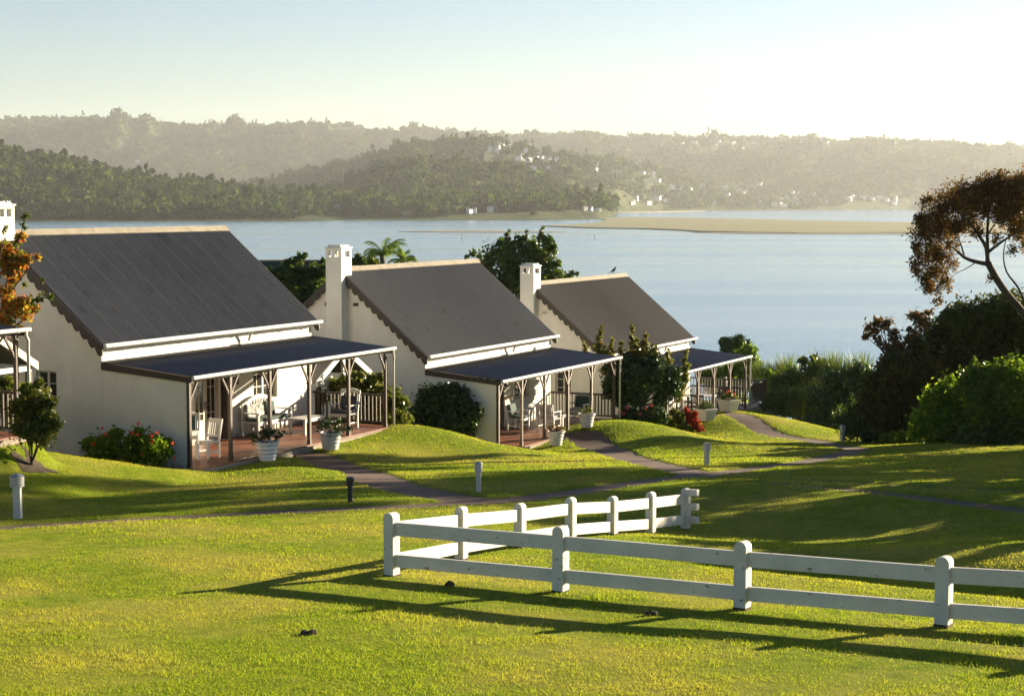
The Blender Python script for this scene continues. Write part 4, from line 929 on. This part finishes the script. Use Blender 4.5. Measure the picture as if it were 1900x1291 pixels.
def hydrangea():
    Y = 65.6; base = ground_pt(1190, Y); o = plant('hydrangea', 'dark hydrangea bush with round pink flower heads at the near corner of the farthest cottage', 'shrub', base, [(1164, 772, 18), (1190, 774, 18), (1214, 768, 20), (1150, 780, 12), (1230, 776, 13), (1204, 782, 14), (1178, 784, 14)], Y, 2600, .06, L_['dark'], .03, leaf='foliage', stem='stems')
    for x, y, r in ((1163, 757, 5), (1155, 768, 6), (1196, 757, 4), (1186, 768, 4), (1208, 752, 4)): bloomball(o, at(x, y, Y - .35) - base, r / ppm(Y), M['pinkpetal'])
hydrangea()
plant('flower_bed', 'low mixed yellow and green border plants left of the scarlet plant', 'plant', ground_pt(1252, 67), [(1243, 784, 12), (1258, 774, 12), (1264, 790, 12), (1238, 796, 9), (1250, 764, 8), (1275, 796, 10), (1226, 790, 8)], 67, 1800, .05, L_['yellow'], .015, leaf='foliage', stem='stems')
plant('red_plant', 'bushy scarlet-leaved plant beside the tapered planters', 'plant', ground_pt(1288, 67), [(1284, 778, 10), (1293, 788, 9), (1279, 768, 7), (1290, 770, 6), (1298, 795, 7), (1273, 760, 4)], 67, 1300, .05, L_['redleaf'], .015, leaf='foliage', stem='stems')
# --- behind and right of the farthest cottage
plant('tree', 'dark round-topped tree behind the end of the farthest porch roof', 'tree', ground_pt(1360, 95), [(1362, 642, 18), (1345, 634, 11), (1380, 646, 15), (1372, 630, 10), (1355, 656, 15)], 95, 1500, .10, L_['dark'], .1)
plant('tree', 'bright lime-green bushy tree seen under and beyond the farthest porch', 'tree', ground_pt(1375, 91), [(1386, 664, 22), (1376, 698, 32), (1348, 702, 28), (1398, 700, 22), (1326, 708, 22), (1392, 648, 10), (1360, 726, 26), (1310, 700, 18), (1404, 676, 10)], 91, 4200, .10, L_['bright'], .12)
plant('shrub', 'bright yellow-green shrub beyond the terrace railing', 'shrub', ground_pt(1440, 83), [(1434, 708, 18), (1420, 722, 18), (1454, 714, 14), (1440, 730, 18), (1428, 695, 8), (1450, 700, 7), (1466, 728, 12)], 83, 2400, .085, L_['bright'], .05, leaf='foliage', stem='stems')
plant('clipped_shrub', 'dense clipped dark dome shrub at the terrace corner', 'shrub', ground_pt(1442, 77.5), [(1442, 750, 23), (1428, 752, 19), (1456, 752, 19), (1436, 738, 15), (1450, 740, 14)], 77.5, 4200, .045, L_['mid'], .04, leaf='foliage', stem='stems', spread=.2, clumps=16)
def reeds(label, x0, x1, ytop, ybot, Y, n, mat, hv=.25, group=None):
    xa = (x0 - 950) / FPX * Y; xb = (x1 - 950) / FPX * Y; base = Vector(((xa + xb) / 2, Y, at(x0, ybot, Y).z)); o = thing('reeds', label, 'reeds', base, 0, group)
    H_ = (ybot - ytop) / ppm(Y); V = []; x = G.uniform(xa, xb, n); y = Y + G.uniform(-.6, .6, n); h = H_ * (1 - hv * G.random(n)) * (.85 + .25 * vnoise(x * 2, x * 0, 9)); ln = G.normal(size=(n, 2)) * .16 * H_
    P = np.stack([x, y, np.full(n, base.z)], -1) - np.array(base); w = np.stack([np.cos(a := G.random(n) * 6.28), np.sin(a), 0 * a], -1) * .022
    Md = P + np.stack([ln[:, 0] * .35, ln[:, 1] * .35, h * .65], -1); T = P + np.stack([ln[:, 0], ln[:, 1], h], -1)
    V = np.stack([P - w, P + w, Md + w, Md - w], 1).reshape(-1, 3); V2 = np.stack([Md - w, Md + w, T + w * .1, T - w * .1], 1).reshape(-1, 3); V = np.concatenate([V, V2])
    np_mesh('blades', V, np.arange(len(V)).reshape(-1, 4), mat, o)
reeds('bright reeds standing right of the clipped dome shrub', 1452, 1494, 706, 772, 78.5, 450, L_['reed'])
reeds('tall reed tops against the water right of the terrace', 1400, 1474, 655, 735, 88, 650, L_['reed'], .4)
reeds('tall reed plumes against the water before the wispy tree', 1528, 1612, 648, 740, 79, 700, L_['reed'], .45)
plant('hedge_shrub', 'rounded olive shrub mass rising above the reeds against the water', 'shrub', ground_pt(1500, 80), [(1470, 702, 24), (1508, 690, 26), (1500, 736, 38), (1490, 670, 10), (1526, 680, 16), (1478, 738, 26), (1520, 760, 30), (1442, 712, 18), (1510, 664, 8)], 80, 6500, .075, L_['mid'], .1, leaf='foliage', stem='stems')
plant('hedge_shrub', 'dark shrub mass in shade between the olive shrub and the rusty trees', 'shrub', ground_pt(1565, 77), [(1552, 742, 38), (1590, 722, 34), (1596, 690, 22), (1545, 705, 22), (1590, 765, 32), (1556, 780, 28), (1530, 772, 22), (1618, 740, 28)], 77, 7500, .075, L_['dark'], .1, leaf='foliage', stem='stems')
plant('shrub', 'small mid-green shrub with upright tips behind the slim bollard light', 'shrub', ground_pt(1596, 63), [(1590, 774, 28), (1566, 780, 20), (1622, 782, 26), (1600, 752, 14), (1640, 796, 16), (1580, 795, 22), (1612, 800, 22)] + spire(1578, 760, 730, 5) + spire(1600, 748, 716, 5) + spire(1622, 762, 742, 4), 63, 5200, .05, L_['mid'], .04, leaf='foliage', stem='stems')
plant('ground_cover', 'low bright leafy ground cover at the lawn edge under the dark trees', 'plant', ground_pt(1662, 59.5), [(1640, 812, 10), (1658, 810, 12), (1678, 812, 12), (1694, 816, 9)], 59.5, 1100, .05, L_['bright'], .0, leaf='foliage')
def upper_tree():
    Y = 58.5; base = ground_pt(1985, Y); o = thing('tree', 'tall spreading tree with rust-tinged sparse crown and leaning bare limbs at right edge', 'tree', base); mb = MB()
    def br(pts, r0, r1):
        P = smooth_line([at(x, y, Y + d) - base for x, y, d in pts], .2); k = len(P); mb.tube(P, [.75 * (r0 + (r1 - r0) * (i / (k - 1)) ** .8) for i in range(k)], 8)
    br([(1985, 840, 0), (1965, 740, 0), (1938, 660, 0), (1905, 590, 0), (1868, 545, 0), (1845, 510, 0), (1833, 487, 0)], .24, .15)
    br([(1833, 490, 0), (1812, 486, .1), (1790, 478, .2), (1772, 462, .2), (1752, 448, .3), (1735, 430, .3)], .11, .025)
    br([(1833, 488, 0), (1830, 460, -.1), (1818, 440, -.2), (1800, 415, -.3), (1785, 400, -.3), (1765, 385, -.4)], .11, .025)
    br([(1833, 487, 0), (1832, 440, .2), (1834, 400, .3), (1840, 370, .4), (1850, 345, .4)], .11, .02)
    br([(1831, 470, 0), (1850, 455, -.3), (1872, 440, -.5), (1900, 425, -.6), (1930, 410, -.6)], .08, .02)
    br([(1925, 640, 0), (1895, 545, .4), (1868, 505, .5), (1862, 470, .6), (1868, 440, .6)], .10, .02)
    br([(1790, 478, .2), (1778, 440, .6), (1760, 412, .7), (1735, 400, .7)], .05, .012); br([(1765, 455, .2), (1740, 470, 0), (1722, 490, 0), (1712, 520, 0)], .035, .008)
    br([(1780, 470, .2), (1758, 480, -.3), (1745, 510, -.4), (1738, 535, -.4)], .03, .008); br([(1830, 440, .2), (1850, 410, .6), (1875, 380, .8), (1895, 350, .8)], .05, .012)
    br([(1812, 486, .1), (1790, 500, -.3), (1770, 510, -.5), (1758, 530, -.5)], .03, .007); br([(1800, 415, -.3), (1790, 380, -.8), (1800, 350, -1), (1825, 335, -1)], .04, .01)
    mb.build('trunk', M['bark'], o, smooth=True)
    cs = [(1735, 395, 34), (1715, 436, 27), (1706, 478, 20, .8), (1716, 516, 20, .6), (1738, 540, 14, .5), (1765, 372, 32), (1790, 352, 25), (1830, 337, 22), (1862, 332, 20), (1890, 346, 25), (1800, 398, 32), (1842, 382, 34), (1885, 388, 34), (1750, 424, 32), (1893, 426, 26), (1770, 452, 14, .7), (1935, 370, 40), (1950, 425, 40), (1745, 500, 18, .6), (1838, 516, 10, .5), (1930, 330, 30), (1700, 455, 12), (1722, 372, 12), (1780, 420, 22), (1850, 440, 14, .6), (1880, 460, 14, .5), (1760, 535, 9, .4), (1815, 430, 14, .6), (1860, 400, 22), (1712, 410, 18), (1900, 380, 34), (1870, 360, 26), (1905, 340, 30), (1820, 360, 26), (1890, 405, 24), (1725, 470, 22), (1730, 505, 18), (1722, 530, 16), (1745, 470, 24), (1752, 518, 16), (1740, 558, 11, .7), (1700, 500, 12), (1770, 490, 14, .6), (1860, 345, 24), (1790, 372, 30), (1905, 455, 16, .6)]
    V, F = leaves(blob_px(cs, Y, 1.6), 42000, .052, .42, 20, .30, .1, .25, .2); np_mesh('crown', V - np.array(base), F, L_['rust'], o)
upper_tree()
plant('tree', 'dense dark brown-green tree filling the right edge below the leaning limbs', 'tree', ground_pt(1850, 64), [(1780, 590, 36), (1830, 578, 38), (1880, 572, 38), (1740, 622, 34), (1800, 640, 44), (1860, 640, 44), (1905, 620, 44), (1760, 668, 40), (1722, 660, 28), (1830, 690, 40), (1920, 680, 40), (1890, 700, 40), (1770, 715, 34), (1950, 590, 50), (1820, 740, 40), (1750, 590, 14, .6), (1880, 640, 60), (1780, 740, 40)], 64, 30000, .065, L_['rustdark'], .2)
plant('tree', 'wispy small tree with airy leaf tufts silhouetted against the water', 'tree', ground_pt(1672, 62), [(1640, 604, 14), (1618, 614, 13), (1655, 622, 13), (1606, 624, 8), (1628, 596, 7), (1650, 596, 7), (1668, 638, 11), (1632, 632, 8), (1700, 588, 13), (1716, 600, 14), (1690, 612, 8), (1612, 606, 6), (1645, 640, 8), (1700, 628, 16), (1655, 650, 12), (1722, 580, 8), (1680, 650, 20)], 62, 1700, .06, L_['rust'], .07, fork=.7, fill=0., spread=.45, clumps=7)
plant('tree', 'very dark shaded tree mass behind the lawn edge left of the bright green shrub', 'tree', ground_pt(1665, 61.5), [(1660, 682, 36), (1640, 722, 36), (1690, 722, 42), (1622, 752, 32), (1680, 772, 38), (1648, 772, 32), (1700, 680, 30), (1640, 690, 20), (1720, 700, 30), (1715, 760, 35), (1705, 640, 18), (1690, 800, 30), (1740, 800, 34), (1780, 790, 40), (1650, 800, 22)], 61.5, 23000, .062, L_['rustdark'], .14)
plant('shrub', 'sprawling mid-green shrub with shaded base behind the far lawn at right', 'shrub', ground_pt(1760, 57.3), [(1770, 742, 30), (1752, 790, 32), (1732, 738, 17), (1722, 792, 26), (1705, 772, 13), (1790, 800, 34), (1748, 716, 9), (1720, 752, 12), (1784, 764, 30), (1738, 812, 20), (1700, 800, 14), (1764, 704, 8)], 57.3, 7500, .06, L_['midbright'], .06, leaf='foliage', stem='stems', fill=.15, spread=.42, clumps=16)
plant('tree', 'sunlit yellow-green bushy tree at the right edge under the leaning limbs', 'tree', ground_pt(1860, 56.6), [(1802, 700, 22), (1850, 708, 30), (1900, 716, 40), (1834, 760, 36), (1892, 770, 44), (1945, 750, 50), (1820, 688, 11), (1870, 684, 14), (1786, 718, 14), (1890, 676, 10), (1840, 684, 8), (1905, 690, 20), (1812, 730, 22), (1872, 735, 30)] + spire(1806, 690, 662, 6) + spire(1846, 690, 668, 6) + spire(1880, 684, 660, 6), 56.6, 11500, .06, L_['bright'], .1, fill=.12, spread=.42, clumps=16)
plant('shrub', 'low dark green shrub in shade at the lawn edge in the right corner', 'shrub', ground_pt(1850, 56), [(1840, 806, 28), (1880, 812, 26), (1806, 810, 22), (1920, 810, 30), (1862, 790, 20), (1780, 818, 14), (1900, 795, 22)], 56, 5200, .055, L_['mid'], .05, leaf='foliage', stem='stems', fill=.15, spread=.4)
plant('shrub', 'low dark shrubs in the hollow behind the grassy mound at the terrace', 'shrub', ground_pt(1500, 76), [(1480, 786, 14), (1502, 784, 18), (1525, 790, 18), (1545, 798, 16), (1560, 806, 14), (1510, 800, 16)], 76, 2600, .06, L_['dark'], .03, leaf='foliage', stem='stems')
plant('shrub', 'low dark shrubs at the lawn edge between slim light and ground cover', 'shrub', ground_pt(1625, 62), [(1608, 812, 14), (1630, 806, 16), (1650, 808, 16), (1672, 806, 18), (1695, 812, 16), (1640, 822, 12)], 62, 2600, .055, L_['dark'], .03, leaf='foliage', stem='stems')
# --- tall trees beyond the right edge of the picture, whose long shadows cross the lawn
def shade_tree(x, y, h, r, seed, n=9000):
    base = Vector((x, y, gz(x, y))); o = thing('tree', 'tall leafy tree on the lawn beyond the right edge', 'tree', base, 0, 'tall trees outside the right edge'); rd = random.Random(seed); bl = []
    for i in range(22):
        a = rd.random() * 6.28; q = rd.random() ** .6; z = h * rd.uniform(.18, .93); rr_ = r * (1.05 - .7 * abs(z / h - .6)); bl.append((Vector((math.cos(a) * q * rr_, math.sin(a) * q * rr_, z)), r * rd.uniform(.28, .45), 1))
    V, F = leaves(bl, n, .13, .55, 9, .3); np_mesh('crown', V, F, L_['mid'], o); mb = MB(); wood(mb, (0, 0, -.2), (0, 0, h * .5), .22, .15, .03, 6, seed)
    for i, b in enumerate(bl[:9]): wood(mb, (0, 0, h * .42), b[0], .1, .03, .1, 5, seed + i)
    mb.build('trunk', M['bark'], o, smooth=True)
for i, a in enumerate([(23, 57.6, 15.5, 2.6), (22.8, 54.2, 15.2, 2.8), (20.5, 52, 9.5, 2.2), (18.8, 47.4, 6.6, 2.0), (17.6, 43, 5.2, 1.9), (16.5, 39.2, 4.2, 1.7), (15.3, 34.8, 3.7, 1.5)]): shade_tree(*a, 70 + i)
# ================================================================ THINGS ON THE PORCHES
def lp(h, al, inn, z=0.): return HOUSES[h] + AX * al - BX * inn + Vector((0, 0, z))
def pot(h, al, inn, r, hh, label, chip=False):
    p = lp(h, al, inn); p.z = float(ground(np.array([p.x]), np.array([p.y]))[0]) + .02; t = thing('flower_pot', label, 'flower pot', p); m = MB(); k = r * .66
    prof = [(k, 0), (k * 1.04, .03)]
    for i in range(1, 5):
        z = hh * (.03 + .22 * i); q = k + (r - k) * z / hh; prof += [(q - .012, z - .03), (q + .008, z - .015), (q + .008, z + .012), (q - .008, z + .025)]
    prof += [(r - .01, hh - .05), (r + .02, hh - .04), (r + .022, hh), (r - .03, hh), (r - .035, hh - .05)]
    m.lathe(prof, 28); m.build('pot', M['pot_old'] if chip else M['white'], t, smooth=False); s = MB(); s.lathe([(r - .04, hh - .06), (.02, hh - .03)], 20); s.build('soil', M['soil'], t)
    return p + Vector((0, 0, hh))
M['pot_old'] = surf('chipped_white_pot', (.70, .70, .67), (.80, .79, .76), 4, .6, .15, .004, spots=((.10, .07, .05), 5, .66))
def pot_plant(p, blobs, n, size, mat, label, flowers=None):
    t = thing('pot_plant', label, 'plant', p); bl = [(Vector(b[:3]), b[3], 1) for b in blobs]; V, F = leaves(bl, n, size, .5, 7, .36); np_mesh('foliage', V, F, mat, t)
    mb = MB()
    for i, b in enumerate(bl[:5]): wood(mb, (0, 0, -.06), b[0], .012, .006, .1, 4, i)
    mb.build('stems', M['bark'], t)
    if flowers: 
        for f in flowers: flower(t, Vector(f), .045, M['redpetal'])
a = pot(1, 2.78, -3.02, .30, .48, 'white banded pot with chipped base, left of the path at the first cottage', True)
pot_plant(a, [(0, 0, .14, .20), (-.3, -.05, .10, .13), (.28, 0, .12, .15), (-.12, .05, .26, .14), (.15, -.05, .25, .13), (.42, 0, .22, .07), (-.42, 0, .18, .07)], 750, .035, L_['dark'], 'spreading dark plant in the chipped pot')
a = pot(1, 5.42, -3.27, .31, .47, 'white banded pot right of the path at the first cottage')
pot_plant(a, [(0, 0, .14, .22), (-.32, 0, .12, .14), (.3, 0, .10, .16), (-.1, 0, .28, .15), (.2, 0, .25, .15), (.5, 0, .10, .09), (.02, -.3, -.04, .07)], 850, .035, L_['dark'], 'trailing dark plant in the right pot of the first cottage')
a = pot(2, 2.5, -3.50, .29, .47, 'white banded pot left of the path at the middle cottage')
pot_plant(a, [(0, 0, .08, .16), (-.18, 0, .07, .10), (.18, 0, .07, .10), (-.1, 0, .16, .07)], 420, .03, L_['rust'], 'low bronze plant in the left pot of the middle cottage')
a = pot(2, 5.2, -3.42, .29, .47, 'white banded pot right of the path at the middle cottage')
pot_plant(a, [(0, 0, .08, .15), (-.2, 0, .12, .08), (.15, 0, .14, .09), (.05, 0, .2, .07)], 380, .03, L_['yellow'], 'small leafy plant with pale tips in the right pot of the middle cottage')
def planter(h, al, inn, label, plabel, mat, fl=None):
    p = lp(h, al, inn); p.z = gz(p.x, p.y) - .01; t = thing('planter', label, 'planter', p, RZ + R(62)); m = MB()
    for i in range(4):
        z0, z1 = .02 + i * .115, .02 + i * .115 + .108; q0, q1 = .27 + .13 * z0 / .48, .27 + .13 * z1 / .48
        m.add([(-q0, -q0*.75, z0), (q0, -q0*.75, z0), (q0, q0*.75, z0), (-q0, q0*.75, z0), (-q1, -q1*.75, z1), (q1, -q1*.75, z1), (q1, q1*.75, z1), (-q1, q1*.75, z1)], [(3,2,1,0),(4,5,6,7),(0,1,5,4),(1,2,6,5),(2,3,7,6),(3,0,4,7)])
    m.box(-.42, .42, -.32, .32, .478, .51); m.build('box', M['white_old'], t); s = MB(); s.box(-.36, .36, -.26, .26, .512, .525); s.build('soil', M['soil'], t)
    pot_plant(p + Vector((0, 0, .52)), [(0, 0, .08, .2), (-.22, 0, .06, .13), (.22, 0, .08, .13), (.05, 0, .2, .12), (-.12, 0, .17, .1)], 620, .035, mat, plabel, fl)
planter(3, 2.65, -3.25, 'tapered white planter box nearer the scarlet plant', 'low green plant in the nearer tapered planter', L_['mid'])
planter(3, 5.35, -3.30, 'tapered white planter box farther along, by the end post', 'plant with rusty flowers in the farther tapered planter', L_['yellow'], [(.1, -.1, .3), (-.1, -.1, .28), (.22, -.1, .22), (-.02, -.12, .33)])

WH = 'white'
M['navy'] = surf('navy_cushion', (.022, .03, .05), (.035, .045, .07), 6, .85, .2, .004)
def chair(h, al, inn, rot, label, group=None, back=.98, arms=False, cushion=None, arch=False, w=.46, d=.44, cmat='green_cloth', towel=False, mat=None, slats=5):
    t = thing('armchair' if arms else 'dining_chair', label, 'chair', lp(h, al, inn, .002), RZ + rot, group); m = M[mat or WH]; a = w / 2; b = d / 2; sh_ = .43
    s = MB(); 
    n = 5
    for i in range(n): y0 = -b + i * d / n; s.box(-a, a, y0 + .004, y0 + d / n - .004, sh_ - .025, sh_)
    s.box(-a + .02, a - .02, -b + .03, -b + .055, sh_ - .09, sh_ - .027); s.box(-a + .02, a - .02, b - .06, b - .035, sh_ - .09, sh_ - .027); s.build('seat', m, t)
    for sx in (-1, 1):
        x = sx * (a - .022); l = MB(); l.box(x - .024, x + .024, -b + .0, -b + .048, 0, (sh_ + .22) if arms else sh_ - .027); l.build('leg', m, t)
        l = MB(); l.bar((x, b - .02, 0), (x, b - .02, sh_), .048, .048, (0, 1, 0)); l.bar((x, b - .02, sh_), (x, b + .10, back), .048, .042, (0, 1, 0)); l.build('leg', m, t)
        if arms: l = MB(); l.box(x - .04, x + .04, -b - .03, b + .02, sh_ + .222, sh_ + .25); l.build('armrest', m, t)
        st = MB(); st.box(x - .013, x + .013, -b + .05, b - .05, .14, .18); st.build('stretcher', m, t)
    bk = MB(); yb = lambda z: b - .02 + .12 * (z - sh_) / (back - sh_)
    if arch:
        N = 14
        for i in range(N):
            x0 = -a - .01 + (w + .02) * i / N; x1 = x0 + (w + .02) / N + .002; xm = (x0 + x1) / 2 / a; zt = back - .05 + .10 * math.cos(xm * 1.4); y = yb(back); zb = back - .13 + .06 * math.cos(xm * 1.4) + .018 * math.cos(xm * 12); bk.box(x0, x1, y - .018, y + .018, zb, zt)
    else: y = yb(back - .04); bk.box(-a + .03, a - .03, y - .016, y + .016, back - .10, back - .005)
    y = yb(sh_ + .12); bk.box(-a + .03, a - .03, y - .016, y + .016, sh_ + .09, sh_ + .14)
    for i in range(slats): x = -a + .08 + (w - .16) * i / (slats - 1); bk.bar((x, yb(sh_ + .14), sh_ + .14), (x, yb(back - .1), back - .1), .035, .018, (0, 1, 0))
    bk.build('backrest', m, t)
    if cushion:
        c = MB(); c.box(-a + .05, a - .05, -b + .01, b - .07, sh_ + .004, sh_ + .085); c.build('seat_cushion', M['stripe' if cushion == 'stripe' else cmat], t, bevel=.03)
        c = MB(); z0 = sh_ + .09; c.xf(Matrix.Translation((0, yb(z0) - .09, z0)) @ Matrix.Rotation(-.24, 4, 'X')).box(-a + .09, a - .09, -.06, .05, 0, .40); c.build('back_cushion', M[cmat], t, bevel=.04)
    if towel:
        c = MB(); y = yb(back); c.box(-a + .06, a - .02, y - .05, y - .03, back - .42, back + .075); c.box(-a + .06, a - .02, y + .03, y + .05, back - .2, back + .075); c.box(-a + .06, a - .02, y - .05, y + .05, back + .075, back + .1); c.build('towel', M['towel'], t, bevel=.008)
    return t
def table(h, al, inn, rot, w, d, hh, label, slat=False):
    t = thing('table', label, 'table', lp(h, al, inn, .002), RZ + rot); s = MB(); n = 6
    for i in range(n): x0 = -w/2 + i * w / n; s.box(x0 + .003, x0 + w / n - .003, -d/2, d/2, hh - .03, hh)
    s.build('tabletop', M[WH], t); f = MB(); f.box(-w/2 + .06, w/2 - .06, -d/2 + .04, -d/2 + .065, hh - .11, hh - .032); f.box(-w/2 + .06, w/2 - .06, d/2 - .065, d/2 - .04, hh - .11, hh - .032); f.build('apron', M[WH], t)
    for sx in (-1, 1):
        for sy in (-1, 1): x = sx * (w/2 - .06); y = sy * (d/2 - .06); l = MB(); l.box(x - .032, x + .032, y - .032, y + .032, 0, hh - .032); l.build('leg', M[WH], t)
table(1, 1.25, -1.35, 0, .85, .8, .74, 'white square dining table beside the side wall of the first porch')
chair(1, 2.0, -1.72, R(-98), 'white slatted dining chair with its back to the open porch at the first table')
chair(1, 1.6, -.62, R(8), 'white slatted dining chair between the first table and the glazed door')
chair(1, 2.75, -.62, R(-60), 'white dining chair beside the door shutter, half hidden behind the others', cushion='plain')
def bench(h, al, inn, label):
    t = thing('bench', label, 'bench', lp(h, al, inn, .002), RZ); w, d, sh_, back = 1.65, .56, .42, 1.0; m = M[WH]; s = MB()
    for i in range(6): y0 = -d/2 + i * d / 6; s.box(-w/2, w/2, y0 + .004, y0 + d/6 - .004, sh_ - .03, sh_)
    s.box(-w/2 + .05, w/2 - .05, -d/2 + .02, -d/2 + .05, sh_ - .10, sh_ - .032); s.build('seat', m, t); N = 24; bk = MB()
    for i in range(N):
        x0 = -w/2 + w * i / N; xm = (x0 + w/N/2) / (w/2); zt = back - .10 + .22 * math.cos(xm * 1.5) ** 1.5; bk.box(x0, x0 + w/N + .002, d/2 - .02, d/2 + .02, zt - .10, zt)
        if i % 2 == 0: bk.box(x0 + .012, x0 + .05, d/2 - .012, d/2 + .012, sh_ + .1, zt - .1)
    bk.box(-w/2, w/2, d/2 - .018, d/2 + .018, sh_ + .05, sh_ + .1); bk.build('backrest', m, t)
    for sx in (-1, 1):
        x = sx * (w/2 - .03); ar = MB(); ar.box(x - .045, x + .045, -d/2 - .03, d/2 - .022, sh_ + .22, sh_ + .25); ar.build('armrest', m, t)
        for y, z in ((-d/2 + .03, sh_ + .218), (d/2 - .0, back - .12)): l = MB(); l.box(x - .03, x + .03, y - .018, y + .03, 0, z); l.build('leg', m, t)
    c = MB(); c.box(-w/2 + .08, w/2 - .08, -d/2 + .01, d/2 - .05, sh_ + .003, sh_ + .09); c.build('seat_cushion', M['green_cloth'], t, bevel=.03)
    for x, mt, rz in ((-.56, 'stripe', .12), (-.12, 'stripe', -.1), (.42, 'green_cloth', .05)):
        c = MB(); c.xf(Matrix.Translation((x, d/2 - .11, sh_ + .09)) @ Matrix.Rotation(-.2, 4, 'X') @ Matrix.Rotation(rz, 4, 'Y')).box(-.2, .2, -.05, .05, 0, .38); c.build('cushion', M[mt], t, bevel=.04)
bench(1, 6.65, -.42, 'white arched-back bench with green and patterned cushions under the window')
table(1, 7.35, -1.28, 0, 1.05, .6, .45, 'low white coffee table in front of the cushioned bench')
chair(1, 8.75, -1.65, R(-92), 'white arched armchair with navy cushion before the dark railing', None, 1.08, True, 'plain', True, .66, .56, 'navy')


chair(2, 1.9, -1.3, R(80), 'white chair just inside the first post of the middle porch')
chair(2, 5.35, -.75, R(0), 'white armchair draped with a cream towel against the middle cottage wall', None, 1.08, True, 'plain', True, .66, .56, 'green_cloth', True)
chair(2, 5.75, -1.75, R(88), 'white slatted armchair seen from behind on the middle porch', None, .95, True, 'stripe', False, .66, .56, 'stripe', slats=8)
table(2, 7.05, -1.55, 0, .55, .55, .42, 'low white side table between the two facing armchairs')
chair(2, 8.35, -1.75, R(-92), 'white armchair with tall dark green cushion before the brown railing', None, .98, True, 'stripe', False, .68, .56, 'green_cloth')
table(3, 7.6, -1.5, R(10), .95, .8, .72, 'white table among the dark wicker chairs on the farthest porch')
chair(3, 6.3, -1.75, R(85), 'dark wicker chair with its back to the climbing shrub on the farthest porch', None, .92, True, None, False, .6, .55, mat='wicker', slats=9)
chair(3, 7.6, -.5, R(5), 'dark wicker chair against the wall behind the white table', None, .92, True, None, False, .6, .55, mat='wicker', slats=9)
chair(3, 9.0, -1.7, R(-95), 'dark wicker chair facing the white table from the terrace side', None, .92, True, None, False, .6, .55, mat='wicker', slats=9)
chair(3, 3.6, -.9, R(60), 'white slatted reclining chair behind the climbing shrub on the farthest porch', None, 1.0, True, None, False, .6, .6, slats=7)

# ================================================================ SMALL THINGS
def bird():
    p = HOUSES[3] + AX * 8.35 - BX * HW + Vector((0, 0, HR + .065)); t = thing('bird', 'small dark bird perched on the ridge of the farthest cottage', 'bird', p); m = MB()
    m.tube([(-.20, 0, .06), (-.12, 0, .09), (-.05, 0, .125), (.01, 0, .165), (.05, 0, .205), (.075, 0, .24), (.09, 0, .275), (.105, 0, .29), (.125, 0, .288), (.16, 0, .282)], [.012, .02, .045, .06, .055, .04, .035, .034, .022, .003], 10)
    m.tube([(-.02, .02, .12), (-.01, .025, .05), (0, .025, 0)], .006, 5); m.tube([(-.02, -.02, .12), (-.01, -.025, .05), (0, -.025, 0)], .006, 5); m.build('body', M['black'], t, smooth=True); t.rotation_euler = (0, 0, R(20))
bird()
def marker(px, py, h, label):
    p = wl_pt(px, py); t = thing('channel_marker', label, 'marker post', p); m = MB(); m.tube([(0, 0, -1.5), (.03, 0, h)], .14, 8); m.build('pole', M['brown'], t); m = MB(); m.box(-.22, .22, -.22, .22, h, h + .25); m.build('topmark', M['brown'], t)
marker(857, 446, 2.2, 'thin marker post in the water above the middle cottage roof')
marker(1103, 444.5, 2.0, 'thin marker post in the water right of the big tree')
for x, y0, lab in ((1378, 263, 'thin radio mast on the far ridge, left of the other two masts'), (1461, 257, 'thin radio mast on the far ridge, middle one'), (1657, 262, 'thin radio mast on the far ridge, rightmost')):
    q = hill_hit(x, y0 + 4)
    if q is not None:
        t = thing('radio_mast', lab, 'mast', q); m = MB(); m.tube([(0, 0, -3), (0, 0, 46)], [.9, .35], 6); m.build('mast', M['metal'], t)
def clod(px, py, w, label):
    p = gp(px, py); rd = random.Random(int(px)); m = MB(); n = 14
    for j in range(5):
        cx, cy, r = rd.uniform(-w, w) * .7, rd.uniform(-w, w) * .4, w * rd.uniform(.3, .5); prof = [(r, -.03), (r * .9, .02), (r * .6, .04 + rd.random() * .02), (.01, .05)]; m.lathe(prof, 9, (cx, cy))
    o = m.build('dirt_clod', M['soil']); o.location = p; tag(o, label, 'dirt')
clod(572, 1176, .11, 'dark dirt clod on the foreground lawn left of the fence shadow'); clod(1206, 1141, .10, 'dark dirt clod in the fence shadow between two front posts')
clod(840, 1087, .12, 'patch of dug soil in the grass just behind the fence corner shadow')
